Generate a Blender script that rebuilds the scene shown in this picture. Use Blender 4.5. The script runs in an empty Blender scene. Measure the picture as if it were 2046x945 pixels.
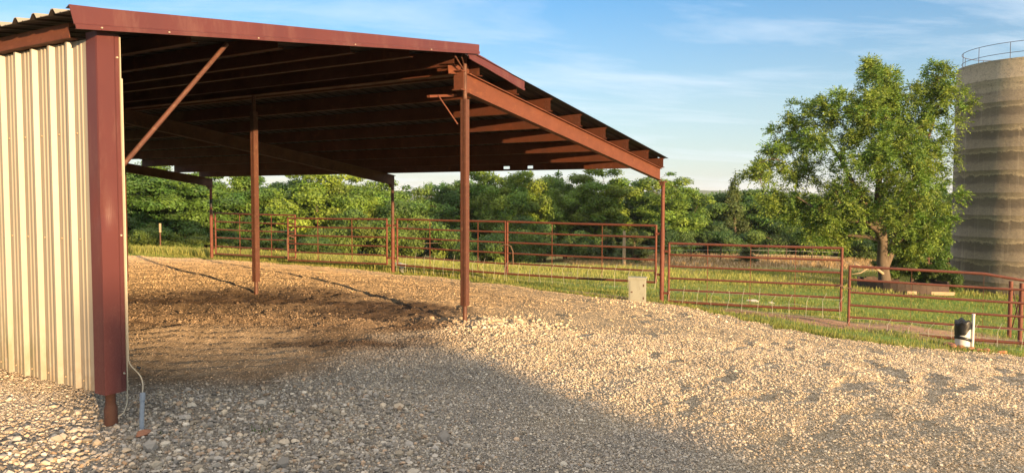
import bpy, math, random
import numpy as np
from mathutils import Vector, Matrix, Quaternion

rng = np.random.default_rng(7)
random.seed(7)
scene = bpy.context.scene
COL = scene.collection

# ------------------------------------------------------------------ camera frame (world: X along the gable, Y along the eaves, Z up)
CAM = np.array([-3.1444, -5.4098, 1.7231])
RT = np.array([0.518693, -0.854956, 0.002885])
UP = np.array([0.040870, 0.028166, 0.998767])
FW = np.array([0.853983, 0.517935, -0.049551])
RH = np.array([0.519, -0.855, 0.0])       # level "to the right" seen from the yard
FH = np.array([0.855, 0.519, 0.0])        # level "away"
cam = bpy.data.cameras.new("camera")
cam.sensor_fit = 'HORIZONTAL'; cam.sensor_width = 36.0; cam.lens = 26.18
cam.clip_start = 0.05; cam.clip_end = 6000
co = bpy.data.objects.new("camera", cam); COL.objects.link(co)
M = Matrix.Identity(4)
for i in range(3):
    M[i][0] = RT[i]; M[i][1] = UP[i]; M[i][2] = -FW[i]; M[i][3] = CAM[i]
co.matrix_world = M
scene.camera = co

# ------------------------------------------------------------------ sun direction
EL = math.radians(6.4)
AZ = np.array([-0.425, -0.905]); AZ /= np.linalg.norm(AZ)
SUN = Vector((AZ[0]*math.cos(EL), AZ[1]*math.cos(EL), math.sin(EL)))

# ------------------------------------------------------------------ numpy noise
def _h(ix, iy, s):
    n = (ix.astype(np.int64)*374761393 + iy.astype(np.int64)*668265263 + s*1442695041) & 0xFFFFFFFF
    n = ((n ^ (n >> 13))*1274126177) & 0xFFFFFFFF
    return ((n ^ (n >> 16)) & 0xFFFF)/65535.0
def vnoise(x, y, s=0):
    x = np.asarray(x, float); y = np.asarray(y, float)
    ix = np.floor(x); iy = np.floor(y); fx = x-ix; fy = y-iy
    fx = fx*fx*(3-2*fx); fy = fy*fy*(3-2*fy)
    a = _h(ix, iy, s); b = _h(ix+1, iy, s); c = _h(ix, iy+1, s); d = _h(ix+1, iy+1, s)
    return (a*(1-fx)+b*fx)*(1-fy)+(c*(1-fx)+d*fx)*fy
def fbm(x, y, s=0, o=4):
    t = 0; a = .5; n = 0
    for k in range(o):
        t = t+a*vnoise(x*2**k, y*2**k, s+k*17); n += a; a *= .5
    return t/n
def sstep(a, b, x):
    t = np.clip((x-a)/(b-a), 0, 1); return t*t*(3-2*t)

# ------------------------------------------------------------------ terrain (smooth surface through surveyed heights)
CP = np.array([(0,0,0),(4.62,0,.09),(4.62,3.93,.23),(11.88,0,-.447),(11.88,7.35,-.226),(11.88,14.7,-.157),(11.88,-3.5,-.56),(11.88,-6.3,-.8),(-3.1,-5.4,0),(-4,2,.02),(2,-7,-.05),(6,-8,-.3),(8,-4,-.28),(8.3,0,-.1),(2,6,.2),(8,4,.08),(8,9,.06),(4.6,11,.1),(9.5,14,-.06),(0,10,.1),(-10,0,0),(-8,12,0),(-12,-15,.1),(3,-18,-.2),(0,-35,0),(-30,0,0),(-30,-30,0),(25,-35,-1.5),(12,-12,-1),(-5,25,-.3),(29.457,-7.357,-1.655),(25.737,-3.126,-1.369),(24.338,1.129,-1.176),(28.325,4.188,-1.397),(42.135,8.416,-1.742),(46.936,.479,-1.963),(23.225,8.763,-1.118),(37.309,16.335,-2.14),(18.705,10.448,-.845),(16.839,13.563,-.456),(14.212,17.913,-.254),(12.031,19.591,-.119),(22.516,36.884,-1.926),(30.692,31.066,-2.547),(37.332,23.967,-2.696),(69.382,-9.681,-3.85),(59.867,-22.99,-4.221),(14.471,52.068,-2.057)]
 + [(110*math.cos(k*2*math.pi/14), 110*math.sin(k*2*math.pi/14), -3.5 if math.cos(k*2*math.pi/14-.9) > -.3 else -.5) for k in range(14)], float)
def _phi(d2): return .5*d2*np.log(d2+1e-9)
_n = len(CP); _xy = CP[:, :2]
_K = _phi(((_xy[:, None]-_xy[None])**2).sum(-1))+np.eye(_n)*.5
_A = np.zeros((_n+3, _n+3)); _A[:_n, :_n] = _K; _A[:_n, _n] = 1; _A[:_n, _n+1:] = _xy; _A[_n, :_n] = 1; _A[_n+1:, :_n] = _xy.T
_w = np.linalg.solve(_A, np.r_[CP[:, 2], 0, 0, 0])
def tz(X, Y):
    X = np.asarray(X, float); Y = np.asarray(Y, float); sh = X.shape
    X = X.ravel(); Y = Y.ravel(); out = np.empty(len(X))
    for i in range(0, len(X), 20000):
        x = X[i:i+20000]; y = Y[i:i+20000]
        d = (x[:, None]-_xy[:, 0])**2+(y[:, None]-_xy[:, 1])**2
        z = _phi(d)@_w[:_n]+_w[_n]+_w[_n+1]*x+_w[_n+2]*y
        r = np.hypot(x, y); k = sstep(75, 108, r)
        out[i:i+20000] = z*(1-k)+(-3.4)*k
    return out.reshape(sh)
def tz1(x, y): return float(tz(np.array([x]), np.array([y]))[0])

# gravel yard outline
GP = np.array([(10.0,16.9),(11.3,15.0),(11.62,13.0),(11.75,11),(11.6,8.6),(11.25,6.8),(11.12,4.1),(10.85,2.1),(11.0,.6),(11.35,-.25),(10.25,-1.3),(9.4,-2.4),(8.95,-3.3),(8.68,-4.05),(8.95,-5.0),(10.2,-6.2),(11,-7.6),(12,-14),(-14,-14),(-14,17)])
def sdist(X, Y):                       # signed distance to the outline, positive inside
    sh = X.shape; x = X.ravel(); y = Y.ravel()
    d = np.full(len(x), 1e9); ins = np.zeros(len(x), bool)
    for i in range(len(GP)):
        a = GP[i]; b = GP[(i+1) % len(GP)]; e = b-a
        t = np.clip(((x-a[0])*e[0]+(y-a[1])*e[1])/(e@e), 0, 1)
        d = np.minimum(d, np.hypot(x-a[0]-t*e[0], y-a[1]-t*e[1]))
        c = (a[1] > y) != (b[1] > y)
        with np.errstate(divide='ignore', invalid='ignore'):
            xi = a[0]+(y-a[1])*e[0]/e[1] if e[1] != 0 else np.full(len(y), 1e9)
        ins ^= c & (x < xi)
    return np.where(ins, d, -d).reshape(sh)
def lateral(X, Y): return (X-CAM[0])*.519-(Y-CAM[1])*.855
def away(X, Y): return (X-CAM[0])*.855+(Y-CAM[1])*.519
def dirtmask(X, Y):                    # packed bare earth under the roof
    n = (fbm(X*1.3, Y*1.3, 5)-.5)*2.6
    e1 = 1-np.hypot((X-3.3)/2.6, (Y-3.0)/2.9)
    e2 = 1-np.hypot((X-2.1)/1.5, (Y-1.1)/1.2)
    e3 = 1-np.hypot((X-4.3)/1.6, (Y-1.2)/1.1)
    return sstep(-.25, .35, np.maximum(np.maximum(e1, e2), e3)+n*.28)
def streakmask(X, Y):                    # darker streaks in it
    L = lateral(X, Y); D = away(X, Y)
    n = fbm(L*.55+9, D*1.5, 15, 4)
    return sstep(.44, .60, n)*sstep(7.4, 8.3, D)*sstep(12.2, 10.8, D)*sstep(-.3, -1.3, L)
def trackmask(X, Y): return sstep(1.0, .55, np.hypot((X-1.9)/1.3, (Y-1.5)/1.7))
def indoors(X, Y): return sstep(9, 10.5, away(X, Y))*sstep(3.0, .8, lateral(X, Y)-.12*(away(X, Y)-9))
def rises(X, Y):                       # lumps, wheel tracks and the loose heap round the ridge post
    z = (fbm(X*.9, Y*.9, 11, 3)-.5)*.06+(fbm(X*3.1, Y*3.1, 23, 4)-.5)*.042
    z = z-.028*sstep(.60, .74, fbm(X*1.7+3, Y*2.9, 29, 3))*sstep(2.5, 5, X*.9-Y*.4)
    tr = sstep(1.0, .4, np.hypot((X-1.9)/1.5, (Y-1.7)/1.9))
    ph = (X*.75+Y*.62)*2*math.pi/.24+2.5*(fbm(X*2, Y*2, 31)-.5)+np.abs(((X*.62-Y*.75)/.38) % 2-1)*2.2
    z = z+tr*(.030*np.sin(ph)*(.4+.9*vnoise(X*2.2, Y*2.2, 7)))
    z = z+.05*np.exp(-((X-4.75)**2+(Y+.15)**2)/.28)*(.6+.8*vnoise(X*5, Y*5, 3))
    z = z+dirtmask(X, Y)*(fbm(X*7, Y*7, 41)-.5)*.085*(1-.6*trackmask(X, Y))
    return z
def gz(X, Y): return tz(X, Y)+.03+rises(X, Y)
def gz1(x, y): return float(gz(np.array([x]), np.array([y]))[0])

# ------------------------------------------------------------------ mesh helpers
class MB:
    def __init__(s): s.v = []; s.f = []; s.m = []; s.n = 0; s.sm = []
    def add(s, v, f, m=0, smooth=False):
        b = s.n; s.v += [tuple(map(float, p)) for p in v]; s.n += len(v)
        for q in f: s.f.append(tuple(i+b for i in q)); s.m.append(m); s.sm.append(smooth)
    def box(s, c, d, rot=None, m=0, bev=0.0):
        x, y, z = d[0]/2, d[1]/2, d[2]/2
        V = [(-x,-y,-z),(x,-y,-z),(x,y,-z),(-x,y,-z),(-x,-y,z),(x,-y,z),(x,y,z),(-x,y,z)]
        R = rot if rot is not None else Matrix.Identity(3)
        s.add([(R@Vector(p))+Vector(c) for p in V], [(0,3,2,1),(4,5,6,7),(0,1,5,4),(1,2,6,5),(2,3,7,6),(3,0,4,7)], m)
    def bar(s, a, b, w, h, up=(0,0,1), m=0):          # rectangular bar between two points; w across, h along "up"
        a = Vector(a); b = Vector(b); d = b-a; L = d.length; d.normalize()
        u = Vector(up); sd = d.cross(u).normalized(); u = sd.cross(d).normalized()
        R = Matrix((sd, d, u)).transposed()
        s.box((a+b)/2, (w, L, h), R, m)
    def tube(s, P, r, seg=10, m=0, cap=True, smooth=True):
        P = [Vector(p) for p in P]; n = len(P)
        if not hasattr(r, '__len__'): r = [r]*n
        rings = []; prev = None
        for i in range(n):
            d = (P[min(i+1, n-1)]-P[max(i-1, 0)]).normalized()
            a = prev if prev is not None else (Vector((1,0,0)) if abs(d.x) < .8 else Vector((0,1,0)))
            u = (a-d*a.dot(d)).normalized(); prev = u; w = d.cross(u)
            rings.append([P[i]+(u*math.cos(t)+w*math.sin(t))*r[i] for t in (k*2*math.pi/seg for k in range(seg))])
        V = [p for q in rings for p in q]; F = []
        for i in range(n-1):
            for k in range(seg):
                F.append((i*seg+k, i*seg+(k+1) % seg, (i+1)*seg+(k+1) % seg, (i+1)*seg+k))
        s.add(V, F, m, smooth)
        if cap:
            s.add(rings[0], [tuple(range(seg))[::-1]], m); s.add(rings[-1], [tuple(range(seg))], m)
    def prism(s, prof, a, b, ax, ay, m=0, closed=True, ma=None):  # profile (p,q) along ax, ay swept from a to b
        a = Vector(a); b = Vector(b); ax = Vector(ax); ay = Vector(ay); k = len(prof)
        V = [a+ax*p+ay*q for p, q in prof]+[b+ax*p+ay*q for p, q in prof]
        F = [(i, (i+1) % k, k+(i+1) % k, k+i) for i in range(k if closed else k-1)]
        s.add(V, F, m)
        if closed: s.add(V[:k], [tuple(range(k))[::-1]], m); s.add(V[k:], [tuple(range(k))], m)
    def build(s, name, mats, parent=None, loc=None):
        me = bpy.data.meshes.new(name); me.from_pydata(s.v, [], s.f); 
        if not isinstance(mats, (list, tuple)): mats = [mats]
        for q in mats: me.materials.append(q)
        me.polygons.foreach_set('material_index', s.m); me.polygons.foreach_set('use_smooth', s.sm)
        me.update()
        return link(name, me, parent, loc)
def link(name, me, parent=None, loc=None):
    o = bpy.data.objects.new(name, me); COL.objects.link(o)
    if loc is not None: o.location = loc
    if parent is not None: o.parent = parent
    return o
def npmesh(name, V, F, mats, col=None, smooth=False, k=None):     # F: (n,k) int array
    V = np.asarray(V, np.float32); F = np.asarray(F, np.int32); k = F.shape[1]
    me = bpy.data.meshes.new(name)
    me.vertices.add(len(V)); me.vertices.foreach_set('co', V.ravel())
    me.loops.add(F.size); me.loops.foreach_set('vertex_index', F.ravel())
    me.polygons.add(len(F)); me.polygons.foreach_set('loop_start', np.arange(0, F.size, k, dtype=np.int32))
    me.polygons.foreach_set('loop_total', np.full(len(F), k, np.int32))
    me.polygons.foreach_set('use_smooth', np.full(len(F), smooth, bool))
    if not isinstance(mats, (list, tuple)): mats = [mats]
    for q in mats: me.materials.append(q)
    me.update(calc_edges=True)
    if col is not None:
        at = me.color_attributes.new('Col', 'FLOAT_COLOR', 'POINT')
        c4 = np.ones((len(V), 4), np.float32); c4[:, :3] = col; at.data.foreach_set('color', c4.ravel())
    me.validate()
    return me
def tag(o, label, cat, group=None, kind=None):
    if label: o['label'] = label
    if cat: o['category'] = cat
    if group: o['group'] = group
    if kind: o['kind'] = kind
    return o
def empty(name, loc, label=None, cat=None, group=None, rz=0.0):
    o = bpy.data.objects.new(name, None); COL.objects.link(o); o.location = loc; o.rotation_euler = (0, 0, rz); o.empty_display_size = .1
    tag(o, label, cat, group); return o

# ------------------------------------------------------------------ materials
def nodes(name):
    m = bpy.data.materials.new(name); m.use_nodes = True; nt = m.node_tree
    b = nt.nodes['Principled BSDF']; return m, nt, b
def N(nt, t, **kw):
    n = nt.nodes.new(t)
    for k, v in kw.items():
        if k in n.inputs: n.inputs[k].default_value = v
        else: setattr(n, k, v)
    return n
def mixc(nt, f, a, b, blend='MIX'):
    n = nt.nodes.new('ShaderNodeMix'); n.data_type = 'RGBA'; n.blend_type = blend
    for s, v in ((0, f), (6, a), (7, b)):
        if hasattr(v, 'is_output'): nt.links.new(v, n.inputs[s])
        else: n.inputs[s].default_value = v if s == 0 else (*v, 1)
    return n.outputs[2]
def ramp(nt, src, stops):
    n = nt.nodes.new('ShaderNodeValToRGB'); e = n.color_ramp.elements
    while len(e) < len(stops): e.new(.5)
    for i, (p, c) in enumerate(stops):
        e[i].position = p; e[i].color = (c, c, c, 1) if not hasattr(c, '__len__') else (*c, 1)
    nt.links.new(src, n.inputs[0]); return n.outputs[0]
def noise(nt, scale, detail=4, rough=.55, mapping=None, coord='Object', dist=0):
    tc = nt.nodes.new('ShaderNodeTexCoord'); o = tc.outputs[coord]
    if mapping:
        mp = nt.nodes.new('ShaderNodeMapping'); mp.inputs['Scale'].default_value = mapping; nt.links.new(o, mp.inputs[0]); o = mp.outputs[0]
    n = N(nt, 'ShaderNodeTexNoise', Scale=scale, Detail=detail, Roughness=rough, Distortion=dist); nt.links.new(o, n.inputs['Vector']); return n.outputs['Fac']
def bump(nt, b, h, strength=.3, dist=.01):
    n = N(nt, 'ShaderNodeBump', Strength=strength, Distance=dist); nt.links.new(h, n.inputs['Height']); nt.links.new(n.outputs[0], b.inputs['Normal'])
def surf(name, c1, c2, c3=None, rough=.7, scale=3, mapping=None, metallic=0, spec=.4, bs=.15, fine=60):
    m, nt, b = nodes(name)
    f = ramp(nt, noise(nt, scale, 6, .6, mapping), [(.3, 0), (.7, 1)])
    c = mixc(nt, f, c1, c2)
    if c3:
        c = mixc(nt, ramp(nt, noise(nt, scale*3.7, 5, .65, mapping), [(.56, 0), (.72, 1)]), c, c3)
        c = mixc(nt, ramp(nt, noise(nt, scale*9, 6, .75), [(.55, 0), (.75, .65)]), c, tuple(v*.45 for v in c2))
    nt.links.new(c, b.inputs['Base Color'])
    fn = noise(nt, fine, 3, .6)
    b.inputs['Metallic'].default_value = metallic; b.inputs['Specular IOR Level'].default_value = spec
    r = nt.nodes.new('ShaderNodeMapRange'); r.inputs[3].default_value = rough-.1; r.inputs[4].default_value = min(1, rough+.12); nt.links.new(f, r.inputs[0]); nt.links.new(r.outputs[0], b.inputs['Roughness'])
    bump(nt, b, fn, bs, .004); return m
def plain(name, c, rough=.6, spec=.4):
    return surf(name, c, tuple(v*.86 for v in c), rough=rough, scale=9, spec=spec, bs=.08)

RUST = surf('rusty_primer_steel', (.138,.042,.021), (.098,.030,.016), (.175,.06,.026), .72, 2.2, (1, 1, 2.2))
RUSTD = surf('dark_rusted_steel', (.095,.038,.022), (.065,.028,.018), (.13,.05,.024), .78, 4)
GATE = surf('rusted_gate_pipe', (.150,.045,.026), (.105,.032,.020), (.19,.066,.034), .68, 3.5)
GALV = surf('bare_pipe_steel', (.108,.042,.026), (.072,.028,.018), (.155,.078,.045), .62, 6)
CREAM = plain('cream_strip', (.42,.37,.28), .5)
WHITE = plain('white_pvc', (.55,.55,.53), .45)
BLACK = plain('black_plastic', (.015,.015,.016), .38)
GREYPVC = surf('grey_conduit_plastic', (.22,.25,.30), (.27,.30,.34), (.33,.35,.37), .5, 6)
WIRE = plain('galvanised_wire', (.50,.49,.45), .5)
CHAINM = plain('chain_steel', (.22,.13,.09), .5)
TAN = surf('bare_weathered_wood', (.40,.30,.19), (.29,.21,.13), (.46,.37,.25), .85, 4, (1, 1, .25))
def maroon():
    m, nt, b = nodes('maroon_trim_paint')
    f = ramp(nt, noise(nt, 1.6, 5, .6, (1, 1, .6)), [(.3, 0), (.7, 1)])
    c = mixc(nt, f, (.100,.028,.026), (.077,.022,.023))
    tc = nt.nodes.new('ShaderNodeTexCoord')
    sx = N(nt, 'ShaderNodeSeparateXYZ'); nt.links.new(tc.outputs['Object'], sx.inputs[0])
    zm = ramp(nt, sx.outputs[2], [(0.0, 1), (.9, 1), (1.0, 0)])
    sc = ramp(nt, noise(nt, 26, 3, .7, (1, 1, .35), dist=2.2), [(.49, 0), (.5, 1), (.515, 0)])
    zz = N(nt, 'ShaderNodeMath', operation='MULTIPLY'); nt.links.new(zm, zz.inputs[0]); nt.links.new(sc, zz.inputs[1])
    z2 = N(nt, 'ShaderNodeMath', operation='MULTIPLY'); nt.links.new(zz.outputs[0], z2.inputs[0]); z2.inputs[1].default_value = .45
    c = mixc(nt, z2.outputs[0], c, (.24,.12,.10))
    dust = ramp(nt, noise(nt, 5, 7, .75, (1, 1, .22)), [(.52, 0), (.78, .4)])
    c = mixc(nt, dust, c, (.19,.105,.085))
    nt.links.new(c, b.inputs['Base Color']); b.inputs['Roughness'].default_value = .5; b.inputs['Specular IOR Level'].default_value = .35
    bump(nt, b, noise(nt, 3, 2, .5), .12, .02); return m
MAROON = maroon()
def cream_panel(name, stain):
    m, nt, b = nodes(name)
    f = ramp(nt, noise(nt, 1.2, 5, .6, (1, 1, .4)), [(.3, 0), (.7, 1)])
    c = mixc(nt, f, (.278,.240,.188), (.24,.21,.166))
    if stain:
        tc = nt.nodes.new('ShaderNodeTexCoord'); sx = N(nt, 'ShaderNodeSeparateXYZ'); nt.links.new(tc.outputs['Object'], sx.inputs[0])
        zm = ramp(nt, sx.outputs[2], [(.45, 1), (1.0, 0)]); ym = ramp(nt, sx.outputs[1], [(.35, 0), (.85, 1)])
        n1 = ramp(nt, noise(nt, 9, 6, .7, (1, 2.4, .35)), [(.42, 0), (.60, 1)])
        a = N(nt, 'ShaderNodeMath', operation='MULTIPLY'); nt.links.new(zm, a.inputs[0]); nt.links.new(n1, a.inputs[1])
        a2 = N(nt, 'ShaderNodeMath', operation='MULTIPLY'); nt.links.new(a.outputs[0], a2.inputs[0]); nt.links.new(ym, a2.inputs[1])
        c = mixc(nt, a2.outputs[0], c, (.13,.13,.075))
        zs = ramp(nt, sx.outputs[2], [(.30, 1), (.62, 0)]); n3 = ramp(nt, noise(nt, 16, 6, .75), [(.38, 0), (.62, 1)])
        a3 = N(nt, 'ShaderNodeMath', operation='MULTIPLY'); nt.links.new(zs, a3.inputs[0]); nt.links.new(n3, a3.inputs[1])
        c = mixc(nt, a3.outputs[0], c, (.20,.15,.10))
    st = ramp(nt, noise(nt, 7, 6, .7, (1, 1.6, .12)), [(.5, 0), (.8, .5)])
    c = mixc(nt, st, c, (.22,.185,.13))
    nt.links.new(c, b.inputs['Base Color']); b.inputs['Roughness'].default_value = .45
    bump(nt, b, noise(nt, 2.5, 3, .5), .22, .02); return m
PANEL = cream_panel('cream_wall_panel_paint', True); ROOFTOP = cream_panel('cream_roof_panel_paint', False)
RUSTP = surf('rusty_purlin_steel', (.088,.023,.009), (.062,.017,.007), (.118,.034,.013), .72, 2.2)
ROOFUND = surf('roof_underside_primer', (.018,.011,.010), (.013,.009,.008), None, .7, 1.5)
def silo_mat():
    m, nt, b = nodes('silo_concrete')
    tc = nt.nodes.new('ShaderNodeTexCoord'); sx = N(nt, 'ShaderNodeSeparateXYZ'); nt.links.new(tc.outputs['Object'], sx.inputs[0])
    n1 = noise(nt, 1.1, 7, .72, (1, 1, 2.2)); n2 = noise(nt, 5, 7, .78, (1, 1, 1.2))
    def ma(op, a, b_):
        n = N(nt, 'ShaderNodeMath', operation=op)
        for i, v in enumerate((a, b_)):
            if hasattr(v, 'is_output'): nt.links.new(v, n.inputs[i])
            else: n.inputs[i].default_value = v
        return n.outputs[0]
    z = ma('ADD', sx.outputs[2], ma('MULTIPLY', ma('SUBTRACT', n1, .5), .46))
    z = ma('ADD', z, ma('MULTIPLY', ma('SUBTRACT', n2, .5), .26))
    u = ma('FRACT', ma('DIVIDE', ma('SUBTRACT', 20.4, z), .79), 0)     # downward from each lift joint
    k = ramp(nt, u, [(0.0, .8), (.05, 1), (.11, .12), (.40, .05), (.52, .40), (.85, .42), (1.0, .6)])
    k = mixc(nt, ramp(nt, noise(nt, .9, 3), [(.35, .0), (.75, .45)]), k, (.6,.6,.6))
    top = ramp(nt, ma('SUBTRACT', sx.outputs[2], ma('MULTIPLY', n2, .25)), [(0, 0), (1, 0)])
    c = mixc(nt, k, (.085,.069,.055), (.37,.305,.215))
    tp = ramp(nt, ma('DIVIDE', ma('ADD', sx.outputs[2], ma('MULTIPLY', n1, .3)), 10), [(.755, 0), (.765, 1)])
    c = mixc(nt, tp, c, (.31,.26,.19))
    c = mixc(nt, ramp(nt, noise(nt, 14, 5, .75), [(.50, 0), (.68, .6)]), c, (.10,.08,.064))
    c = mixc(nt, ramp(nt, noise(nt, 4.5, 7, .8, (1, 1, 2)), [(.52, 0), (.66, .5)]), c, (.115,.094,.076))
    c = mixc(nt, ramp(nt, noise(nt, 3, 4, .6, (2.5, 2.5, .12)), [(.56, 0), (.75, .4)]), c, (.44,.37,.28))
    nt.links.new(c, b.inputs['Base Color']); b.inputs['Roughness'].default_value = .9
    h = ma('ADD', ma('MULTIPLY', k, .5), n2); bump(nt, b, h, .7, .04); return m
SILO = silo_mat()
def attr_mat(name, rough=.9, fine=None, bs=.4, dist=.02, mul=None, spec=.25):
    m, nt, b = nodes(name); a = N(nt, 'ShaderNodeAttribute', attribute_name='Col'); c = a.outputs['Color']
    if fine:
        f1 = noise(nt, fine, 5, .7); f2 = noise(nt, fine*5.3, 4, .7)
        c = mixc(nt, 1.0, c, ramp(nt, f1, [(.25, .62), (.75, 1.32)]), 'MULTIPLY')
        c = mixc(nt, 1.0, c, ramp(nt, f2, [(.3, .72), (.7, 1.25)]), 'MULTIPLY')
        h = N(nt, 'ShaderNodeMath', operation='ADD'); nt.links.new(f1, h.inputs[0]); nt.links.new(f2, h.inputs[1]); bump(nt, b, h.outputs[0], bs, dist)
    nt.links.new(c, b.inputs['Base Color']); b.inputs['Roughness'].default_value = rough; b.inputs['Specular IOR Level'].default_value = spec; return m
GRAVEL = attr_mat('gravel_and_dirt', .95, 11, 1.0, .05); STONE = attr_mat('crushed_stone', .9)
SOIL = attr_mat('pasture_ground', .95, 2.5, .8, .08)
def leaf_mat(name, trans=.3, objvar=True):
    m, nt, b = nodes(name); a = N(nt, 'ShaderNodeAttribute', attribute_name='Col'); c = a.outputs['Color']
    if objvar:
        oi = nt.nodes.new('ShaderNodeObjectInfo')
        c = mixc(nt, 1.0, c, ramp(nt, oi.outputs['Random'], [(0, (.75,.86,1.0)), (.5, (.95,1.0,.9)), (1, (1.15,1.08,.85))]), 'MULTIPLY')
    nt.links.new(c, b.inputs['Base Color']); b.inputs['Roughness'].default_value = .55; b.inputs['Specular IOR Level'].default_value = .3
    t = nt.nodes.new('ShaderNodeBsdfTranslucent'); nt.links.new(mixc(nt, 1.0, c, (1.15,1.1,.6), 'MULTIPLY'), t.inputs['Color'])
    mx = nt.nodes.new('ShaderNodeMixShader'); mx.inputs[0].default_value = trans
    nt.links.new(b.outputs[0], mx.inputs[1]); nt.links.new(t.outputs[0], mx.inputs[2]); nt.links.new(mx.outputs[0], nt.nodes['Material Output'].inputs['Surface']); return m
LEAF = leaf_mat('tree_leaves'); LEAFBIG = leaf_mat('broad_tree_leaves', .3, False); GRASSM = leaf_mat('grass_blades', .35, False)
BARK = surf('tree_bark', (.14,.105,.072), (.085,.06,.042), (.20,.155,.11), .95, 5, (1, 1, .3), bs=.8, fine=18)
BRICK = surf('red_field_stone', (.36,.15,.075), (.26,.12,.075), (.42,.27,.18), .9, 12, bs=.6)
PALEROCK = surf('pale_rock', (.55,.50,.42), (.42,.38,.32), None, .9, 8, bs=.6)
TYRE = surf('dark_ring_steel', (.075,.05,.038), (.05,.036,.03), (.12,.07,.045), .9, 5)
HILLM = None

# ------------------------------------------------------------------ ground sheets
def axis(lo, hi, d, far, ratio=1.22):
    a = list(np.arange(lo, hi+1e-6, d)); s = d; x = lo; pre = []
    while x > -far: s *= ratio; x -= s; pre.append(x)
    s = d; x = a[-1]; post = []
    while x < far: s *= ratio; x += s; post.append(x)
    return np.array(pre[::-1]+a+post)
def grid_faces(nx, ny, keep=None):
    i = np.arange(nx-1)[:, None]*ny+np.arange(ny-1)[None]
    F = np.stack([i, i+ny, i+ny+1, i+1], -1).reshape(-1, 4)
    return F if keep is None else F[keep.ravel()]
def compact(V, F, col):
    u, inv = np.unique(F, return_inverse=True); return V[u], inv.reshape(F.shape), col[u]
ax_ = axis(7.0, 54, .2, 2600); ay_ = axis(-14, 36, .2, 2600)
GX, GY = np.meshgrid(ax_, ay_, indexing='ij')
def soilmask(X, Y):                     # trampled bare earth round the lower gates
    n = 1.1*(fbm(X*1.2, Y*1.2, 71)-.5)
    return np.maximum(np.maximum(sstep(1.0, .45, np.hypot((X-11.8)/1.25, (Y+3.2)/2.2)+n), sstep(1.0, .45, np.hypot((X-13.2)/1.5, (Y+5.0)/2.2)+n)), .8*sstep(1.0, .5, np.hypot((X-12.0)/.8, (Y-1.5)/1.6)+n))
def pasture_col(X, Y):
    n = fbm(X*.5, Y*.5, 61); n2 = fbm(X*2.3, Y*2.3, 67)
    dep = (X-CAM[0])*.855+(Y-CAM[1])*.519; lat = (X-CAM[0])*.519-(Y-CAM[1])*.855
    g = np.stack([.135+.14*(n-.3), .185+.08*n2, .036+.03*(n-.3)], -1)
    tall = np.stack([.23+.10*n, .21+.06*n2, .065+.02*n], -1)
    dry = np.stack([.34+.10*n2, .225+.07*n2, .12+.04*n2], -1)
    soil = np.stack([.30+.12*n2, .175+.07*n2, .105+.04*n2], -1)
    t = sstep(24, 29, dep+3*(n-.5))[..., None]; g = g*(1-t)+tall*t
    d = (sstep(35, 38, dep+3*(n-.5))*sstep(55, 51, dep)*sstep(4, 9, lat+2*(n-.5)))[..., None]; g = g*(1-d)+dry*d
    s = soilmask(X, Y)[..., None]; g = g*(1-s)+soil*s
    s = (sstep(1.0, .2, np.hypot((X-10.6)/.9, (Y+5.6)/.8)))[..., None]; g = g*(1-s)+soil*s
    w = sstep(-.05, -1.1, sdist(X, Y)+(fbm(X*2, Y*2, 77)-.5)*1.0)[..., None]
    edge = np.stack([.19+.06*n2, .16+.04*n2, .075+.03*n2], -1)
    sm = soilmask(X, Y)[..., None]*.6; g2 = edge*(1-w)+g*w; return g2*(1-sm)+soil*sm
GZ = tz(GX, GY)+(fbm(GX*.8, GY*.8, 81)-.5)*.10*sstep(-.2, -1.5, sdist(GX, GY))
inside = sdist(GX, GY) > .35
GZ = np.where(inside, GZ-.12, GZ)
me = npmesh('ground', np.stack([GX, GY, GZ], -1).reshape(-1, 3), grid_faces(*GX.shape), SOIL, pasture_col(GX, GY).reshape(-1, 3), True)
tag(link('ground', me), None, None, kind='structure')

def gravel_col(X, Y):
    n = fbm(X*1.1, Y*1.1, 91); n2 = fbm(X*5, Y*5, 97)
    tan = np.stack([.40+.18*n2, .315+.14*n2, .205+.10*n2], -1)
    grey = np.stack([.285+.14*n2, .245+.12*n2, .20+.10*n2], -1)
    tk = trackmask(X, Y)[..., None]; dirt = np.stack([.20+.16*n2, .138+.115*n2, .088+.072*n2], -1)*(1-tk)+np.stack([.37+.22*n2, .275+.17*n2, .185+.12*n2], -1)*tk; streak = np.stack([.10+.085*n2, .064+.055*n2, .041+.034*n2], -1)
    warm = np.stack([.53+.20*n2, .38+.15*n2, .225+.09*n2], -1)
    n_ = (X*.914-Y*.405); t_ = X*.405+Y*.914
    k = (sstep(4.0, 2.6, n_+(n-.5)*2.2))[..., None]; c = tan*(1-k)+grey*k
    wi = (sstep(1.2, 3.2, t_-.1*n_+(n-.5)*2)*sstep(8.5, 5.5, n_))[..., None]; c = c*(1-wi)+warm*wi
    d = dirtmask(X, Y)[..., None]; c = c*(1-d)+dirt*d; d = streakmask(X, Y)[..., None]; c = c*(1-d)+streak*d
    return c
gx = np.arange(-7, 12.6, .05); gy = np.arange(-10, 17.6, .05); QX, QY = np.meshgrid(gx, gy, indexing='ij')
SD = sdist(QX, QY)+(fbm(QX*1.7, QY*1.7, 101, 4)-.5)*.7
QZ = tz(QX, QY)+.03*sstep(-.02, .12, SD)+rises(QX, QY)*sstep(-.1, .3, SD)-.16*sstep(.02, -.22, SD)
kp = SD[:-1, :-1] > -.28
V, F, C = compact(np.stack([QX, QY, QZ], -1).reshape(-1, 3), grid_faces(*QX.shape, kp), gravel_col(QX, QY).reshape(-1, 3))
tag(link('gravel_yard', npmesh('gravel_yard', V, F, GRAVEL, C, True)), None, None, kind='structure')

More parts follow.
